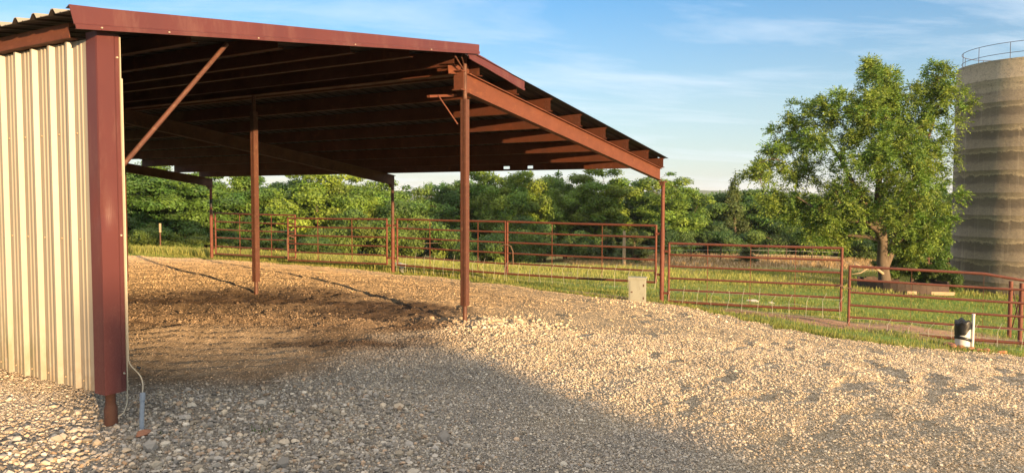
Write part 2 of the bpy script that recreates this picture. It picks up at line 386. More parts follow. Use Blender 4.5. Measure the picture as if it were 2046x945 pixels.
# ------------------------------------------------------------------ loose stones (uncountable)
def ico():
    t = (1+5**.5)/2
    v = np.array([(-1,t,0),(1,t,0),(-1,-t,0),(1,-t,0),(0,-1,t),(0,1,t),(0,-1,-t),(0,1,-t),(t,0,-1),(t,0,1),(-t,0,-1),(-t,0,1)], float); v /= np.linalg.norm(v[0])
    f = np.array([(0,11,5),(0,5,1),(0,1,7),(0,7,10),(0,10,11),(1,5,9),(5,11,4),(11,10,2),(10,7,6),(7,1,8),(3,9,4),(3,4,2),(3,2,6),(3,6,8),(3,8,9),(4,9,5),(2,4,11),(6,2,10),(8,6,7),(9,8,1)])
    return v, f
OCT = (np.array([(1,0,0),(-1,0,0),(0,1,0),(0,-1,0),(0,0,1),(0,0,-1)], float), np.array([(0,2,4),(2,1,4),(1,3,4),(3,0,4),(2,0,5),(1,2,5),(3,1,5),(0,3,5)]))
PAL = np.array([1.10, 1.01, .90])*np.array([(.34,.32,.30),(.27,.26,.26),(.50,.47,.42),(.42,.35,.26),(.40,.25,.14),(.60,.56,.50),(.21,.20,.20),(.45,.39,.31)])
def scatter_pts(n, dmin, dmax, lmax=.92):
    # even spread over the wedge of yard that the path to the barn looks on to
    D = np.sqrt(rng.uniform(dmin**2, dmax**2, n)); L = rng.uniform(-lmax, lmax, n)*D
    return CAM[0]+FH[0]*D+RH[0]*L, CAM[1]+FH[1]*D+RH[1]*L
def stones(X, Y, size, shape, pal_w, warm=0, sink=.25, flat=.62):
    v, f = shape; n = len(X); k = len(v)
    P = v[None]*rng.uniform(.62, 1.25, (n, k, 1))
    P = P*np.stack([size*rng.uniform(.8, 1.35, n), size*rng.uniform(.65, 1.05, n), size*flat*rng.uniform(.7, 1.3, n)], -1)[:, None]
    a = rng.uniform(0, 6.283, n); tl = rng.normal(0, .35, n)
    y2 = P[..., 1]*np.cos(tl)[:, None]-P[..., 2]*np.sin(tl)[:, None]; z2 = P[..., 1]*np.sin(tl)[:, None]+P[..., 2]*np.cos(tl)[:, None]
    x3 = P[..., 0]*np.cos(a)[:, None]-y2*np.sin(a)[:, None]; y3 = P[..., 0]*np.sin(a)[:, None]+y2*np.cos(a)[:, None]
    Z = gz(X, Y)+size*flat*(1-2*sink)*.5
    W = np.stack([x3+X[:, None], y3+Y[:, None], z2+Z[:, None]], -1).reshape(-1, 3)
    Fc = (f[None]+(np.arange(n)*k)[:, None, None]).reshape(-1, 3)
    c = PAL[rng.choice(len(PAL), n, p=np.array(pal_w)/sum(pal_w))]*rng.uniform(.75, 1.2, (n, 1))
    base = gravel_col(X, Y); mixk = np.clip(.45+.5*dirtmask(X, Y)+.2*trackmask(X, Y)+.3*streakmask(X, Y)+.42*indoors(X, Y), 0, .96)[:, None]
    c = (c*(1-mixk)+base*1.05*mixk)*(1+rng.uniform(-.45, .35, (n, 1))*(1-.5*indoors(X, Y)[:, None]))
    return W, Fc, np.repeat(c, k, 0)
ICO = ico(); parts = []
def keepmask(X, Y, p): return (sdist(X, Y)+(fbm(X*1.7, Y*1.7, 101, 4)-.5)*.7 > .0) & (rng.random(len(X)) < p)
# coarse creek stone round the corner post and the bottom-left
X, Y = scatter_pts(42000, 3.6, 8.0)
n_ = X*.914-Y*.405; t_ = X*.405+Y*.914
pm = sstep(2.7, .6, n_+(fbm(X*1.5, Y*1.5, 111)-.5)*1.6)*sstep(.9, -.2, t_+.1*n_)
k = keepmask(X, Y, pm*.95); parts.append(stones(X[k], Y[k], rng.gamma(2.6, .0036, k.sum())+.005, ICO, (4,4,2,3,2.4,.8,3,3), sink=.0, flat=.7))
# fine crushed stone
X, Y = scatter_pts(400000, 3.6, 9.5)
k = keepmask(X, Y, (.95-.15*dirtmask(X, Y)-.15*trackmask(X, Y)-.6*sstep(2.4, .4, X*.914-Y*.405)*sstep(.9, -.2, X*.405+Y*.914))*(.7+.3*sstep(.38, .58, fbm(X*1.3+5, Y*1.3, 141, 3)))); parts.append(stones(X[k], Y[k], (rng.gamma(2.6, .0014, k.sum())+.0028)*(1-.35*dirtmask(X[k], Y[k])-.2*trackmask(X[k], Y[k])), ICO, (5,4,3,3,.6,1.6,2,3), flat=.78, sink=.08))
X, Y = scatter_pts(420000, 9.0, 25, .86)
k = keepmask(X, Y, .92-.45*streakmask(X, Y)-.2*indoors(X, Y)); parts.append(stones(X[k], Y[k], (rng.gamma(3.5, .0014, k.sum())+.0030)*(1-.3*indoors(X[k], Y[k])), OCT, (3,2,3,4,1,1.8,1,4), flat=.9, sink=-.02))
# heap thrown up round the ridge post and along the lit edge
for cx_, cy_, r_, nn in ((4.75, -.2, .55, 900), (5.2, -.55, .7, 500), (9.4, -1.2, 2.2, 500), (10.4, -.6, 1.4, 300)):
    X = rng.normal(cx_, r_*.55, nn); Y = rng.normal(cy_, r_*.4, nn)
    k = sdist(X, Y) > .05; X, Y = X[k], Y[k]; nn = len(X)
    parts.append(stones(X, Y, rng.gamma(4, .0025, nn)+.005, ICO, (2,1,3,4,1.2,2,1,4), flat=.8, sink=.1))
off = 0; VV = []; FF = []; CC = []
for W, Fc, c in parts: VV.append(W); FF.append(Fc+off); CC.append(c); off += len(W)
tag(link('gravel_stones', npmesh('gravel_stones', np.concatenate(VV), np.concatenate(FF), STONE, np.concatenate(CC))), 'loose crushed stone spread over the yard', 'gravel', kind='stuff')

# ------------------------------------------------------------------ grass blades (uncountable)
def blades(X, Y, h, w, col, lean=.35):
    n = len(X); a = rng.uniform(0, 6.283, n); l = h*rng.uniform(.1, 1, n)*lean; b = rng.uniform(0, 6.283, n)
    Z = tz(X, Y)+(fbm(X*.8, Y*.8, 81)-.5)*.10*sstep(-.2, -1.5, sdist(X, Y))-.02
    dx = np.cos(a)*w/2; dy = np.sin(a)*w/2; mx = np.cos(b)*l; my = np.sin(b)*l
    P = np.stack([np.stack([X-dx, Y-dy, Z], -1), np.stack([X+dx, Y+dy, Z], -1), np.stack([X+dx*.7+mx*.4, Y+dy*.7+my*.4, Z+h*.62], -1), np.stack([X+mx, Y+my, Z+h], -1)], 1)
    F = np.array([(0,1,2),(0,2,3)])[None]+(np.arange(n)*4)[:, None, None]
    return P.reshape(-1, 3), F.reshape(-1, 3), np.repeat(col, 4, 0)
gp = []
def gcol(n, a, b): t = rng.random((n, 1)); return (np.array(a)*(1-t)+np.array(b)*t)*rng.uniform(.75, 1.25, (n, 1))
X, Y = scatter_pts(190000, 11, 27, .78)           # short grazed turf behind the gates
sd = sdist(X, Y)+(fbm(X*1.7, Y*1.7, 101, 4)-.5)*.7
soilp = soilmask(X, Y)
k = (sd < .03) & (rng.random(len(X)) < (1-.97*soilp)*(.4+.6*sstep(.35, .55, fbm(X*1.4, Y*1.4, 121)))); X, Y = X[k], Y[k]
gp.append(blades(X, Y, rng.uniform(.03, .11, len(X)), rng.uniform(.008, .018, len(X)), gcol(len(X), (.125,.19,.036), (.27,.255,.075))))
X, Y = scatter_pts(120000, 24, 35, .78)           # tall seeding grass
k = (sdist(X, Y) < -.5) & (rng.random(len(X)) < .3+.7*sstep(.4, .6, fbm(X*.6, Y*.6, 131))); X, Y = X[k], Y[k]
gp.append(blades(X, Y, rng.uniform(.07, .22, len(X)), rng.uniform(.010, .026, len(X)), gcol(len(X), (.19,.25,.05), (.36,.33,.11))))
X, Y = scatter_pts(40000, 36, 52, .7)            # dry far paddock
lat = (X-CAM[0])*.519-(Y-CAM[1])*.855; k = lat > 3; X, Y = X[k], Y[k]
gp.append(blades(X, Y, rng.uniform(.08, .25, len(X)), rng.uniform(.03, .06, len(X)), gcol(len(X), (.36,.25,.13), (.27,.19,.10))))
# strip of tall grass just outside the eave gates and along the gravel edge
s = rng.uniform(-7, 19.5, 42000); X = 12.2+np.abs(rng.normal(0, 1.1, len(s)))+np.where(s > 15, (s-15)*-.3, 0)+np.where(s < 4, .4, 0); Y = s
k = (sdist(X, Y) < -.05) & (rng.random(len(X)) < np.where(Y > 4, .95, .25)*(1-.95*soilmask(X, Y))); X, Y = X[k], Y[k]
gp.append(blades(X, Y, rng.uniform(.08, .32, len(X))*np.where(Y > 5, 1, .4), rng.uniform(.007, .018, len(X)), gcol(len(X), (.19,.245,.05), (.37,.33,.115))))
t = rng.uniform(0, 1, 16000); i = rng.integers(0, 17, 16000); A = GP[i]; B = GP[i+1]; X = A[:, 0]+(B-A)[:, 0]*t+rng.normal(0, .25, len(t)); Y = A[:, 1]+(B-A)[:, 1]*t+rng.normal(0, .25, len(t))
k = (sdist(X, Y)+(fbm(X*1.7, Y*1.7, 101, 4)-.5)*.7) < .05; X, Y = X[k], Y[k]
gp.append(blades(X, Y, rng.uniform(.03, .12, len(X)), rng.uniform(.007, .014, len(X)), gcol(len(X), (.14,.21,.038), (.30,.27,.08))))
for cx_, cy_ in ((.05,-.45),(.55,-1.0),(1.0,-.9),(.8,-1.5),(1.5,-1.6),(-.2,-1.0),(5.3,-.9),(5.9,-.7),(1.3,-2.3),(10.6,-.1)):   # weeds in the gravel
    nn = 16; X = rng.normal(cx_, .04, nn); Y = rng.normal(cy_, .04, nn); P, F, C = blades(X, Y, rng.uniform(.012, .035, nn), rng.uniform(.006, .012, nn), gcol(nn, (.05,.12,.02), (.09,.15,.03)), .9)
    P[:, 2] += .035; gp.append((P, F, C))
off = 0; VV = []; FF = []; CC = []
for W, Fc, c in gp: VV.append(W); FF.append(Fc+off); CC.append(c); off += len(W)
tag(link('grass', npmesh('grass', np.concatenate(VV), np.concatenate(FF), GRASSM, np.concatenate(CC))), 'green and straw coloured pasture grass', 'grass', kind='stuff')

# ------------------------------------------------------------------ the open barn
XC, XR, BAY, YH = 4.62, 11.88, 7.35, 3.93
YB = 14.9
barn = empty('pole_barn', (0, 0, 0), 'open sided metal barn with rusty posts and maroon trim on the gravel', 'barn')
SLR = .1325; SLL = .128
def uR(x): return 3.51-SLR*(x-4.64)               # underside of the roof, right slope
def uL(x): return 2.988+.1237*(x+.33)               # left slope
def roof_sheet(x0, x1, f, name):
    m = MB(); ys = -.17; prof = []; y = ys
    while y < YB:
        for dy, dz in ((0, 0), (.085, 0), (.095, .006), (.105, 0), (.155, 0), (.185, .036), (.215, .036), (.245, 0)):
            prof.append((min(y+dy, YB), dz))
        y += .25
    prof = [p for i, p in enumerate(prof) if i == 0 or p[0] > prof[i-1][0]+1e-5]
    z0, z1 = f(x0), f(x1); a0 = Vector((x0, 0, z0)); a1 = Vector((x1, 0, z1))
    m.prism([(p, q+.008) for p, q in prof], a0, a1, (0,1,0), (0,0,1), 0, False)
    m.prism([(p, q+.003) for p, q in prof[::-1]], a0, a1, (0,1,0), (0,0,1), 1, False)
    for a in (a0, a1):                               # cut edges
        top = [a+Vector((0, p, q+.008)) for p, q in prof]; bot = [a+Vector((0, p, q+.003)) for p, q in prof]; k = len(prof)
        m.add(top+bot, [(i, i+1, k+i+1, k+i) for i in range(k-1)], 0)
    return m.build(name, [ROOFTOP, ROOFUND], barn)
roof_sheet(-.33, 4.64, uL, 'roof_sheet'); roof_sheet(4.64, 11.70, uR, 'roof_sheet')
m = MB(); m.prism([(-.22, -.22*SLL-.0), (0, .03), (.22, -.22*SLR-.09), (.22, -.22*SLR-.094), (0, .024), (-.22, -.22*SLL-.005)], (4.64, .0, 3.630), (4.64, YB, 3.630), (1,0,0), (0,0,1)); m.build('ridge_cap', MAROON, barn)
def fascia(p0, p1, h0, h1, yf, name):
    # front edge trim: lower lip, groove, broad face, flange lying back on the roof
    m = MB(); a = Vector((p0[0], yf, p0[1])); b = Vector((p1[0], yf, p1[1]))
    def prof(h): return [(.0, .0), (-.018, .0), (-.018, .030), (-.004, .038), (-.004, .044), (.004, h), (.13, h+.002), (.13, h-.003), (.009, h-.006), (.002, .044), (.002, .034), (-.012, .026), (-.012, .004), (.0, .004)]
    k = len(prof(h0)); V = []; NS = 24
    for i in range(NS+1):
        t = i/NS; c = a.lerp(b, t); w = .003*math.sin(7*t+1)+.0025*math.sin(17*t)
        pr = prof(h0*(1-t)+h1*t)
        tip = .02 if i == 0 and p0[0] < 0 else 0
        V += [c+Vector((((-.035 if p < .05 else .01)*(q/h0) if i == 0 else (.03*(q/h0) if i == NS and p < .05 else 0)), p+w, q)) for p, q in pr]
    F = [(i*k+j, i*k+(j+1) % k, (i+1)*k+(j+1) % k, (i+1)*k+j) for i in range(NS) for j in range(k)]
    m.add(V, F); m.add(V[:k], [tuple(range(k))]); m.add(V[-k:], [tuple(range(k))[::-1]])
    return m.build(name, MAROON, barn)
fa = fascia((-.29, 2.876), (4.655, 3.527), .160, .122, -.185, 'fascia')
fb = fascia((4.47, 3.446), (5.815, 3.222), .125, .142, -.160, 'fascia')
_dot = {}
def dot(name, loc, ax, r, mat, parent):
    k = (name, ax, r)
    if k not in _dot:
        m = MB(); h = Vector(ax)*.009; m.tube([(0,0,0), tuple(h)], [r, r*.8], 8); o = m.build(name, mat, parent, loc); _dot[k] = o.data; return o
    return link(name, _dot[k], parent, loc)
for t in (.035, .14, .31, .55, .80): dot('screw', (-.29+4.945*t, -.203, 2.892+.651*t), (0,-1,0), .0065, CREAM, fa)

def ibeam(a, b, h, w, tw=.008, tf=.012, name='rafter', mat=RUST, parent=barn):
    a = Vector(a); b = Vector(b); up = Vector((0,0,1)); d = (b-a).normalized(); sd = d.cross(up).normalized(); u = sd.cross(d).normalized()
    if abs(d.z) < .9: u = up
    P = [(-w/2, 0), (w/2, 0), (w/2, tf), (tw/2, tf), (tw/2, h-tf), (w/2, h-tf), (w/2, h), (-w/2, h), (-w/2, h-tf), (-tw/2, h-tf), (-tw/2, tf), (-w/2, tf)]
    m = MB(); m.prism(P, a, b, sd, u); return m.build(name, mat, parent)
def rB(x): return 3.055-SLR*(x-4.64)
def rBL(x): return 2.965+SLL*(x+.33)-.20-.28
ibeam((4.655, 0, rB(4.655)), (11.68, 0, rB(11.68)), .252, .10)
ibeam((4.505, -.06, 3.075), (4.505, .085, 3.075), .245, .10, name='rafter_stub')
for y in (BAY, 2*BAY):
    ibeam((4.62, y, rB(4.62)), (11.95, y, rB(11.95)), .252, .10, mat=RUSTD); ibeam((0, y, rBL(0)), (4.60, y, rBL(4.60)), .252, .10, mat=RUSTD)
def purlin(x, zt, h=.198, slots=(), y0=-.10, y1=YB-.03):
    m = MB(); wy = [(y0, y1)]
    segs = []
    cur = y0
    for s0, s1 in slots: segs.append((cur, s0)); cur = s1
    segs.append((cur, y1))
    for s0, s1 in segs: m.box((x, (s0+s1)/2, zt-h/2), (.004, s1-s0, h-.008))
    for s0, s1 in slots:
        m.box((x, (s0+s1)/2, zt-h+.004+.018), (.004, s1-s0, .036)); m.box((x, (s0+s1)/2, zt-.05), (.004, s1-s0, .092))
    for zz in (zt-.002, zt-h+.002): m.box((x+.033, (y0+y1)/2, zz), (.066, y1-y0, .004))
    for zz in (zt-.012, zt-h+.012): m.box((x+.0655, (y0+y1)/2, zz), (.003, y1-y0, .016))
    p = m.build('purlin', RUSTP, barn)
    return p
for x in (5.72, 6.70, 7.72, 8.70, 9.73, 10.75): purlin(x, uR(x)-.004)
purlin(11.60, uR(11.60)-.004, slots=((2.98, 3.12), (3.60, 3.765)))
purlin(4.42, uL(4.42)-.004, .20, y0=.02); purlin(4.80, uR(4.80)-.004)
for x in (.75, 1.65, 2.60, 3.55): purlin(x, uL(x)-.004, .125, y0=.02)
# purlin clips, bolts at the outer ends
for x in (6.70, 7.72, 8.70, 9.73, 10.75, 11.60):
    for dy in (-.06, -.02):
        for dz in (.05, .14): dot('bolt', (x-.002, dy, uR(x)-.004-dz), (-1,0,0), .008, GALV, barn)
# ridge beam carried by the middle row of posts
m = MB(); zb = 3.292
m.prism([(-.075, 0), (.075, 0), (.075, .012), (.006, .012), (.006, .20), (-.006, .20), (-.006, .012), (-.075, .012)], (XC, .09, zb), (XC, YB-.2, zb), (1,0,0), (0,0,1)); m.build('ridge_beam', RUSTP, barn)
# eave beam over the cladding
m = MB()
for i in range(24):
    ya = .13+i*.62; yb = ya+.62; m.box((-.16, (ya+yb)/2, 2.928), (.006, .62, .10))
m.box((-.13, .13+7.44, 2.8775), (.066, 14.88, .005)); m.box((-.13, .13+7.44, 2.9785), (.066, 14.88, .005))
m.build('eave_beam', RUST, barn)
# bracket at the ridge, stub and braces on the middle post
m = MB(); m.bar((4.35, .060, 3.315), (4.97, .060, 3.405), .006, .10); m.bar((4.35, .040, 3.262), (5.00, .040, 3.356), .05, .006); m.build('ridge_bracket', RUST, barn)
m = MB(); m.bar((4.20, .25, 2.982), (4.77, .25, 3.063), .045, .03); m.tube([(4.36, .22, 3.01), (4.53, .045, 2.66)], .009, 8); m.build('knee_brace', RUST, barn)
m = MB(); m.tube([(4.25, -.12, 3.44), (4.56, -.025, 3.33)], .010, 8); m.tube([(4.40, -.11, 3.45), (4.57, -.02, 3.40)], .008, 8); m.build('strut', GALV, barn)
m = MB(); m.tube([(.05, 0.05, 1.84), (1.12, 0.05, 3.05)], .019, 12); m.bar((.05, .05, 1.80), (.07, .05, 1.90), .05, .05); m.build('diagonal_brace', GALV, barn)
# posts
def post(x, y, r, zt, mat, name='post'):
    z0 = tz1(x, y)-.35
    m = MB(); m.tube([(x, y, z0), (x, y, zt)], r, 16); return m.build(name, mat, barn)
p = post(0, 0, .036, 2.90, RUSTD)
m = MB(); m.tube([(0,0,-.12), (0,0,.02), (0,0,.155), (0,0,.19)], [.050, .047, .046, .037], 16); m.build('coupling', RUSTD, p)
p = post(XC, 0, .029, 3.53, GALV)
def sleeve(x, y, z0, z1, par, s=.08):
    m = MB(); t = .004; h = s/2
    # two channels lapped face to face
    for sg in (1, -1):
        m.box((x, y+sg*(h), (z0+z1)/2), (s, t, z1-z0))
    m.box((x-h+t/2-.002, y-h*.5-.001, (z0+z1)/2), (t, h-.012, z1-z0-.002)); m.box((x-h+t/2-.002, y+h*.5+.001, (z0+z1)/2), (t, h-.012, z1-z0-.002))
    m.box((x+h-t/2+.002, y-h*.5-.001, (z0+z1)/2), (t, h-.012, z1-z0-.002)); m.box((x+h-t/2+.002, y+h*.5+.001, (z0+z1)/2), (t, h-.012, z1-z0-.002))
    m.box((x-h+.010, y, (z0+z1)/2), (.004, s-.01, z1-z0-.01)); m.box((x+h-.010, y, (z0+z1)/2), (.004, s-.01, z1-z0-.01))
    m.box((x, y, z1-.002), (s-.002, s-.002, .004)); m.box((x, y, z0+.002), (s-.002, s-.002, .004))
    m.build('sleeve', GALV, par)
sleeve(XC, 0, .37, 2.978, p)
p = post(XC, YH, .029, 3.292, GALV); sleeve(XC, YH, .44, 3.05, p)
post(XC, BAY, .029, 3.03, GALV); post(XC, 2*BAY, .029, 3.03, GALV); post(0, BAY, .04, 2.5, RUSTD); post(0, 2*BAY, .04, 2.5, RUSTD)
for i, y in enumerate((0, BAY, 2*BAY)):
    p = post(XR, y, .040, 2.085 if i else 2.10, GALV if i == 1 else GATE)
    m = MB(); z0 = tz1(XR, y)-.3; zj = (1.10, .95, 1.35)[i]
    m.tube([(XR, y, z0), (XR, y, zj), (XR, y, zj+.012)], [.0475, .0475, .041], 16); m.build('lower_sleeve', GATE, p)
    m = MB(); m.box((XR-.02, y, 2.10), (.20, .12, .026)); m.box((XR-.06, y, 2.055), (.06, .09, .07)); m.build('cap_plate', RUSTD, p)
    if i == 2:
        m = MB(); m.tube([(XR, y, 1.45), (XR, y, 1.70)], .046, 14); m.build('wrap', BLACK, p)
# left wall: ribbed cladding running back along the eave
m = MB(); prof = []; y = .046
def rib(y): return [(y, 0), (y+.062, 0), (y+.068, .007), (y+.078, .007), (y+.084, 0), (y+.112, 0), (y+.118, .007), (y+.128, .007), (y+.134, 0), (y+.182, 0), (y+.200, .034), (y+.226, .034), (y+.244, 0)]
while y < 14.6: prof += rib(y); y += .2475
prof = [(p, -q) for p, q in prof]
m.prism(prof[::-1], (-.085, 0, .300), (-.085, 0, 2.868), (0,1,0), (1,0,0), 0, False); m.prism([(p, q+.005) for p, q in prof], (-.085, 0, .300), (-.085, 0, 2.868), (0,1,0), (1,0,0), 0, False)
k = len(prof)
for z in (.300, 2.868):
    T = [Vector((-.085+q, p, z)) for p, q in prof]; B_ = [Vector((-.080+q, p, z)) for p, q in prof]; m.add(T+B_, [(i, i+1, k+i+1, k+i) for i in range(k-1)])
wall = m.build('wall_panel', PANEL, barn)
for i in range(6):
    for z in (.36, 1.42, 2.2): dot('screw', (-.086, .191+i*.2475, z), (-1,0,0), .008, TAN, wall)
m = MB()
for z in (.5, 1.5, 2.4): m.box((-.045, 7.4, z), (.066, 14.5, .12))
m.build('wall_girt', RUSTD, barn)
# corner trim with its dent, pressed from sheet
def trim():
    m = MB(); z0, z1 = .285, 2.916; nz = 60; xs = [-.086+i*(.164/12) for i in range(13)]
    V = []; F = []
    def dent(u, z, k): return k*(.014*math.exp(-((z-1.60)/.09)**2-((u-.03)/.045)**2)+.010*math.exp(-((z-1.72)/.16)**2-((u-.01)/.06)**2))
    cols = [(-.088, .050-.136*j/8) for j in range(8)]+[(x, -.086) for x in xs]
    for i in range(nz+1):
        z = z0+(z1-z0)*i/nz
        for j, (x, y) in enumerate(cols):
            if j < 8: V.append((x+dent(.0+(y+.086)*.5, z, .6)*max(0., min(1., (.02-y)/.09))+.0015*math.sin(z*2.1)-.001, y, z))
            else: V.append((x, y+dent(x+.086, z, 1.0)+(.006 if x > .05 else 0)+.002*math.sin(z*3+.5), z))
    k = len(cols)
    for i in range(nz):
        for j in range(k-1): F.append((i*k+j, i*k+j+1, (i+1)*k+j+1, (i+1)*k+j))
    n = len(V); m.add(V+[(v[0]+.004, v[1]+.004, v[2]) for v in V], F+[tuple(q+n for q in f[::-1]) for f in F])
    E = [i*k+k-1 for i in range(nz+1)]; m.add([V[e] for e in E]+[(V[e][0]+.0, V[e][1]+.02, V[e][2]) for e in E], [(i, i+1, nz+2+i, nz+1+i) for i in range(nz)])
    o = m.build('corner_trim', MAROON, barn); return o
ct = trim()
m = MB(); m.box((.084, -.070, 1.60), (.006, .035, 2.60)); m.build('panel_edge', CREAM, barn)
for z in (.42, 1.45, 2.75): dot('screw', (.062, -.079, z), (0,-1,0), .008, CREAM, ct)

# ------------------------------------------------------------------ gates along the eave
GRP = 'rusty pipe gates along the eave side'
def gate(x, ya, yb, tA, bA, tB, bB, straps, label, hinge=None, bend=None, mesh=True):
    g = empty('pipe_gate', (x, ya, bA), label, 'gate', GRP)
    L = lambda p: (p[0]-x, p[1]-ya, p[2]-bA)
    P = lambda y, k: (x, y, (bA+(tA-bA)*k)+((bB+(tB-bB)*k)-(bA+(tA-bA)*k))*((y-ya)/(yb-ya)))
    m = MB(); r = .025
    if bend: top = [P(ya, 1), P(bend[0], 1), (x, yb, P(yb, 1)[2]+bend[1])]
    else: top = [P(ya, 1), P((ya+yb)/2, .995), P(yb, 1)]
    m.tube([L(q) for q in top], r, 10); m.tube([L(P(ya, 0)), L(P((ya+yb)/2, -.006)), L(P(yb, 0))], r, 10)
    m.tube([L(P(ya, 1.012)), L(P(ya, -.012))], r, 10)
    e = P(yb, 1.012); e = (e[0], e[1], e[2]+(bend[1] if bend else 0)); m.tube([L(e), L(P(yb, -.012))], r, 10)
    m.build('frame', GATE, g)
    for k in (.2, .4, .6, .8):
        m = MB(); kk = k+rng.normal(0, .006); m.tube([L(P(ya, kk)), L(P((ya+yb)/2, kk-.004)), L(P(yb, kk))], .0205, 8); m.build('rail', GATE, g)
    for s in straps:
        m = MB(); m.bar(L(P(s, -.01)), L(P(s, 1.0)), .022, .005, (0, 1, 0)); m.build('strap', GATE, g)
    for hy, dirn in (hinge or []):
        for k in (.86, .14):
            q = P(hy, k); m = MB(); m.tube([L((x, hy, q[2]-.05)), L((x, hy, q[2]+.05))], .029, 10); m.bar(L((x, hy, q[2])), L((x, hy+dirn*.13, q[2])), .05, .045); m.build('hinge', GATE, g)
    if mesh:                                              # sheep wire tied to the foot of the gate
        m = MB(); y0, y1 = sorted((ya, yb)); n = int((y1-y0)/.30)
        for i in range(n+1):
            y = y0+(y1-y0)*i/n; h = .30*(.75+.5*rng.random()); m.tube([L((x-.035, y, P(y, 0)[2]-.16)), L((x-.035, y+rng.normal(0, .03), P(y, 0)[2]+h*.5)), L((x-.05, y-.06, P(y, 0)[2]+h))], .0026, 4, cap=False)
        for dz in (-.12, .05, .22): m.tube([L((x-.037, y0+(y1-y0)*i/12, P(y0+(y1-y0)*i/12, 0)[2]+dz+rng.normal(0, .012))) for i in range(13)], .0018, 4, cap=False)
        m.build('wire_mesh', WIRE, g)
    return g
gate(11.93, 14.57, 11.03, 1.271, .003, 1.249, .031, (13.43, 12.03), 'pipe gate hung on the farthest eave post, its latch end behind the next gate', [(14.57, 1)], mesh=False)
gate(11.83, 11.22, 7.51, 1.167, -.036, 1.198, .02, (10.025, 8.742), 'pipe gate overlapping its neighbour, framed between the boxed interior post and the middle eave post', [(7.51, -1)], mesh=False)
gate(11.88, 7.20, 3.885, 1.203, .012, 1.197, -.043, (6.134, 4.669), 'pipe gate crossed by the boxed ridge post, hung on the middle eave post', [(7.20, 1)])
gate(11.88, 3.83, .14, 1.198, -.04, 1.180, -.021, (2.629, 1.381), 'pipe gate directly behind the grey electrical box', [(.14, -1)])
gate(11.88, -.15, -3.49, .818, -.405, .835, -.328, (-.965, -1.824, -2.671), 'lower pipe gate hung to the right of the nearest eave post, three thin straps', [(-.15, 1)])
gate(11.88, -3.63, -6.62, .505, -.682, .47, -.650, (-4.644, -5.735), 'lowest pipe gate with its top rail bent down, behind the white standpipe', [(-6.62, -1)], bend=(-5.735, -.12))
def chain(pts, label, hang=0):
    c = np.array(pts, float); m = MB(); o = c[0]
    d = np.linalg.norm(np.diff(c, axis=0), axis=1); T = np.r_[0, np.cumsum(d)]; n = int(T[-1]/.036)
    for i in range(n+1):
        s = i/n*T[-1]; p = Vector([np.interp(s, T, c[:, j]) for j in range(3)]); p2 = Vector([np.interp(min(s+.01, T[-1]), T, c[:, j]) for j in range(3)]); p1 = Vector([np.interp(max(s-.01, 0), T, c[:, j]) for j in range(3)])
        d_ = (p2-p1).normalized(); a = Vector((1,0,0)) if abs(d_.x) < .7 else Vector((0,1,0)); u = (a-d_*a.dot(d_)).normalized()
        if i % 2: u = d_.cross(u)
        R = [p-Vector(o)+d_*math.cos(t)*.026+u*math.sin(t)*.014 for t in (k*2*math.pi/8 for k in range(9))]; m.tube(R, .0048, 5, cap=False)
    return tag(m.build('gate_chain', CHAINM, loc=tuple(o)), label, 'chain', 'chains fastening the gates')
chain([(11.86, 11.02, .62), (11.79, 11.10, .66), (11.78, 11.2, .60), (11.79, 11.21, .40), (11.795, 11.2, .02)], 'long chain hanging down where two gates overlap, right of the boxed interior post')
chain([(11.86, 4.02, .62), (11.83, 3.87, .66), (11.85, 3.72, .63), (11.85, 3.66, .50), (11.855, 3.65, .18)], 'chain around the two meeting gate ends, right of the boxed ridge post')
chain([(11.85, -3.40, .10), (11.83, -3.49, .14), (11.85, -3.56, .10), (11.85, -3.66, .10), (11.85, -3.76, .07)], 'short chain joining the lower gate to the lowest gate')

# ------------------------------------------------------------------ small things in the yard
bx, by = 11.19, .27; z0 = gz1(bx, by)-.04
e = empty('electrical_box', (bx, by, z0), 'weathered grey electrical pedestal box standing on the gravel before a gate', 'electrical box', rz=math.radians(14))
def box_mat():
    m, nt, b = nodes('weathered_grey_paint'); c = mixc(nt, ramp(nt, noise(nt, 5, 5, .6, (1, 1, .35)), [(.4, 0), (.75, 1)]), (.285,.285,.235), (.22,.215,.175)); c = mixc(nt, ramp(nt, noise(nt, 9, 4, .6), [(.62, 0), (.7, 1)]), c, (.12,.11,.09))
    nt.links.new(c, b.inputs['Base Color']); b.inputs['Roughness'].default_value = .8; return m
BOXM = box_mat()
m = MB(); m.box((0, 0, .26), (.17, .335, .52)); m.box((-.088, 0, .25), (.008, .28, .44)); m.build('cabinet', BOXM, e)
m = MB(); m.box((0, 0, .53), (.21, .37, .026)); m.box((-.10, 0, .514), (.012, .37, .02)); m.build('lid', BOXM, e)
m = MB(); m.tube([(-.092, .1, .24), (-.104, .1, .24)], .014, 8); m.build('latch', GALV, e)
for z in (.12, .38): m = MB(); m.box((-.094, -.135, z), (.01, .02, .05)); m.build('hinge', GALV, e)
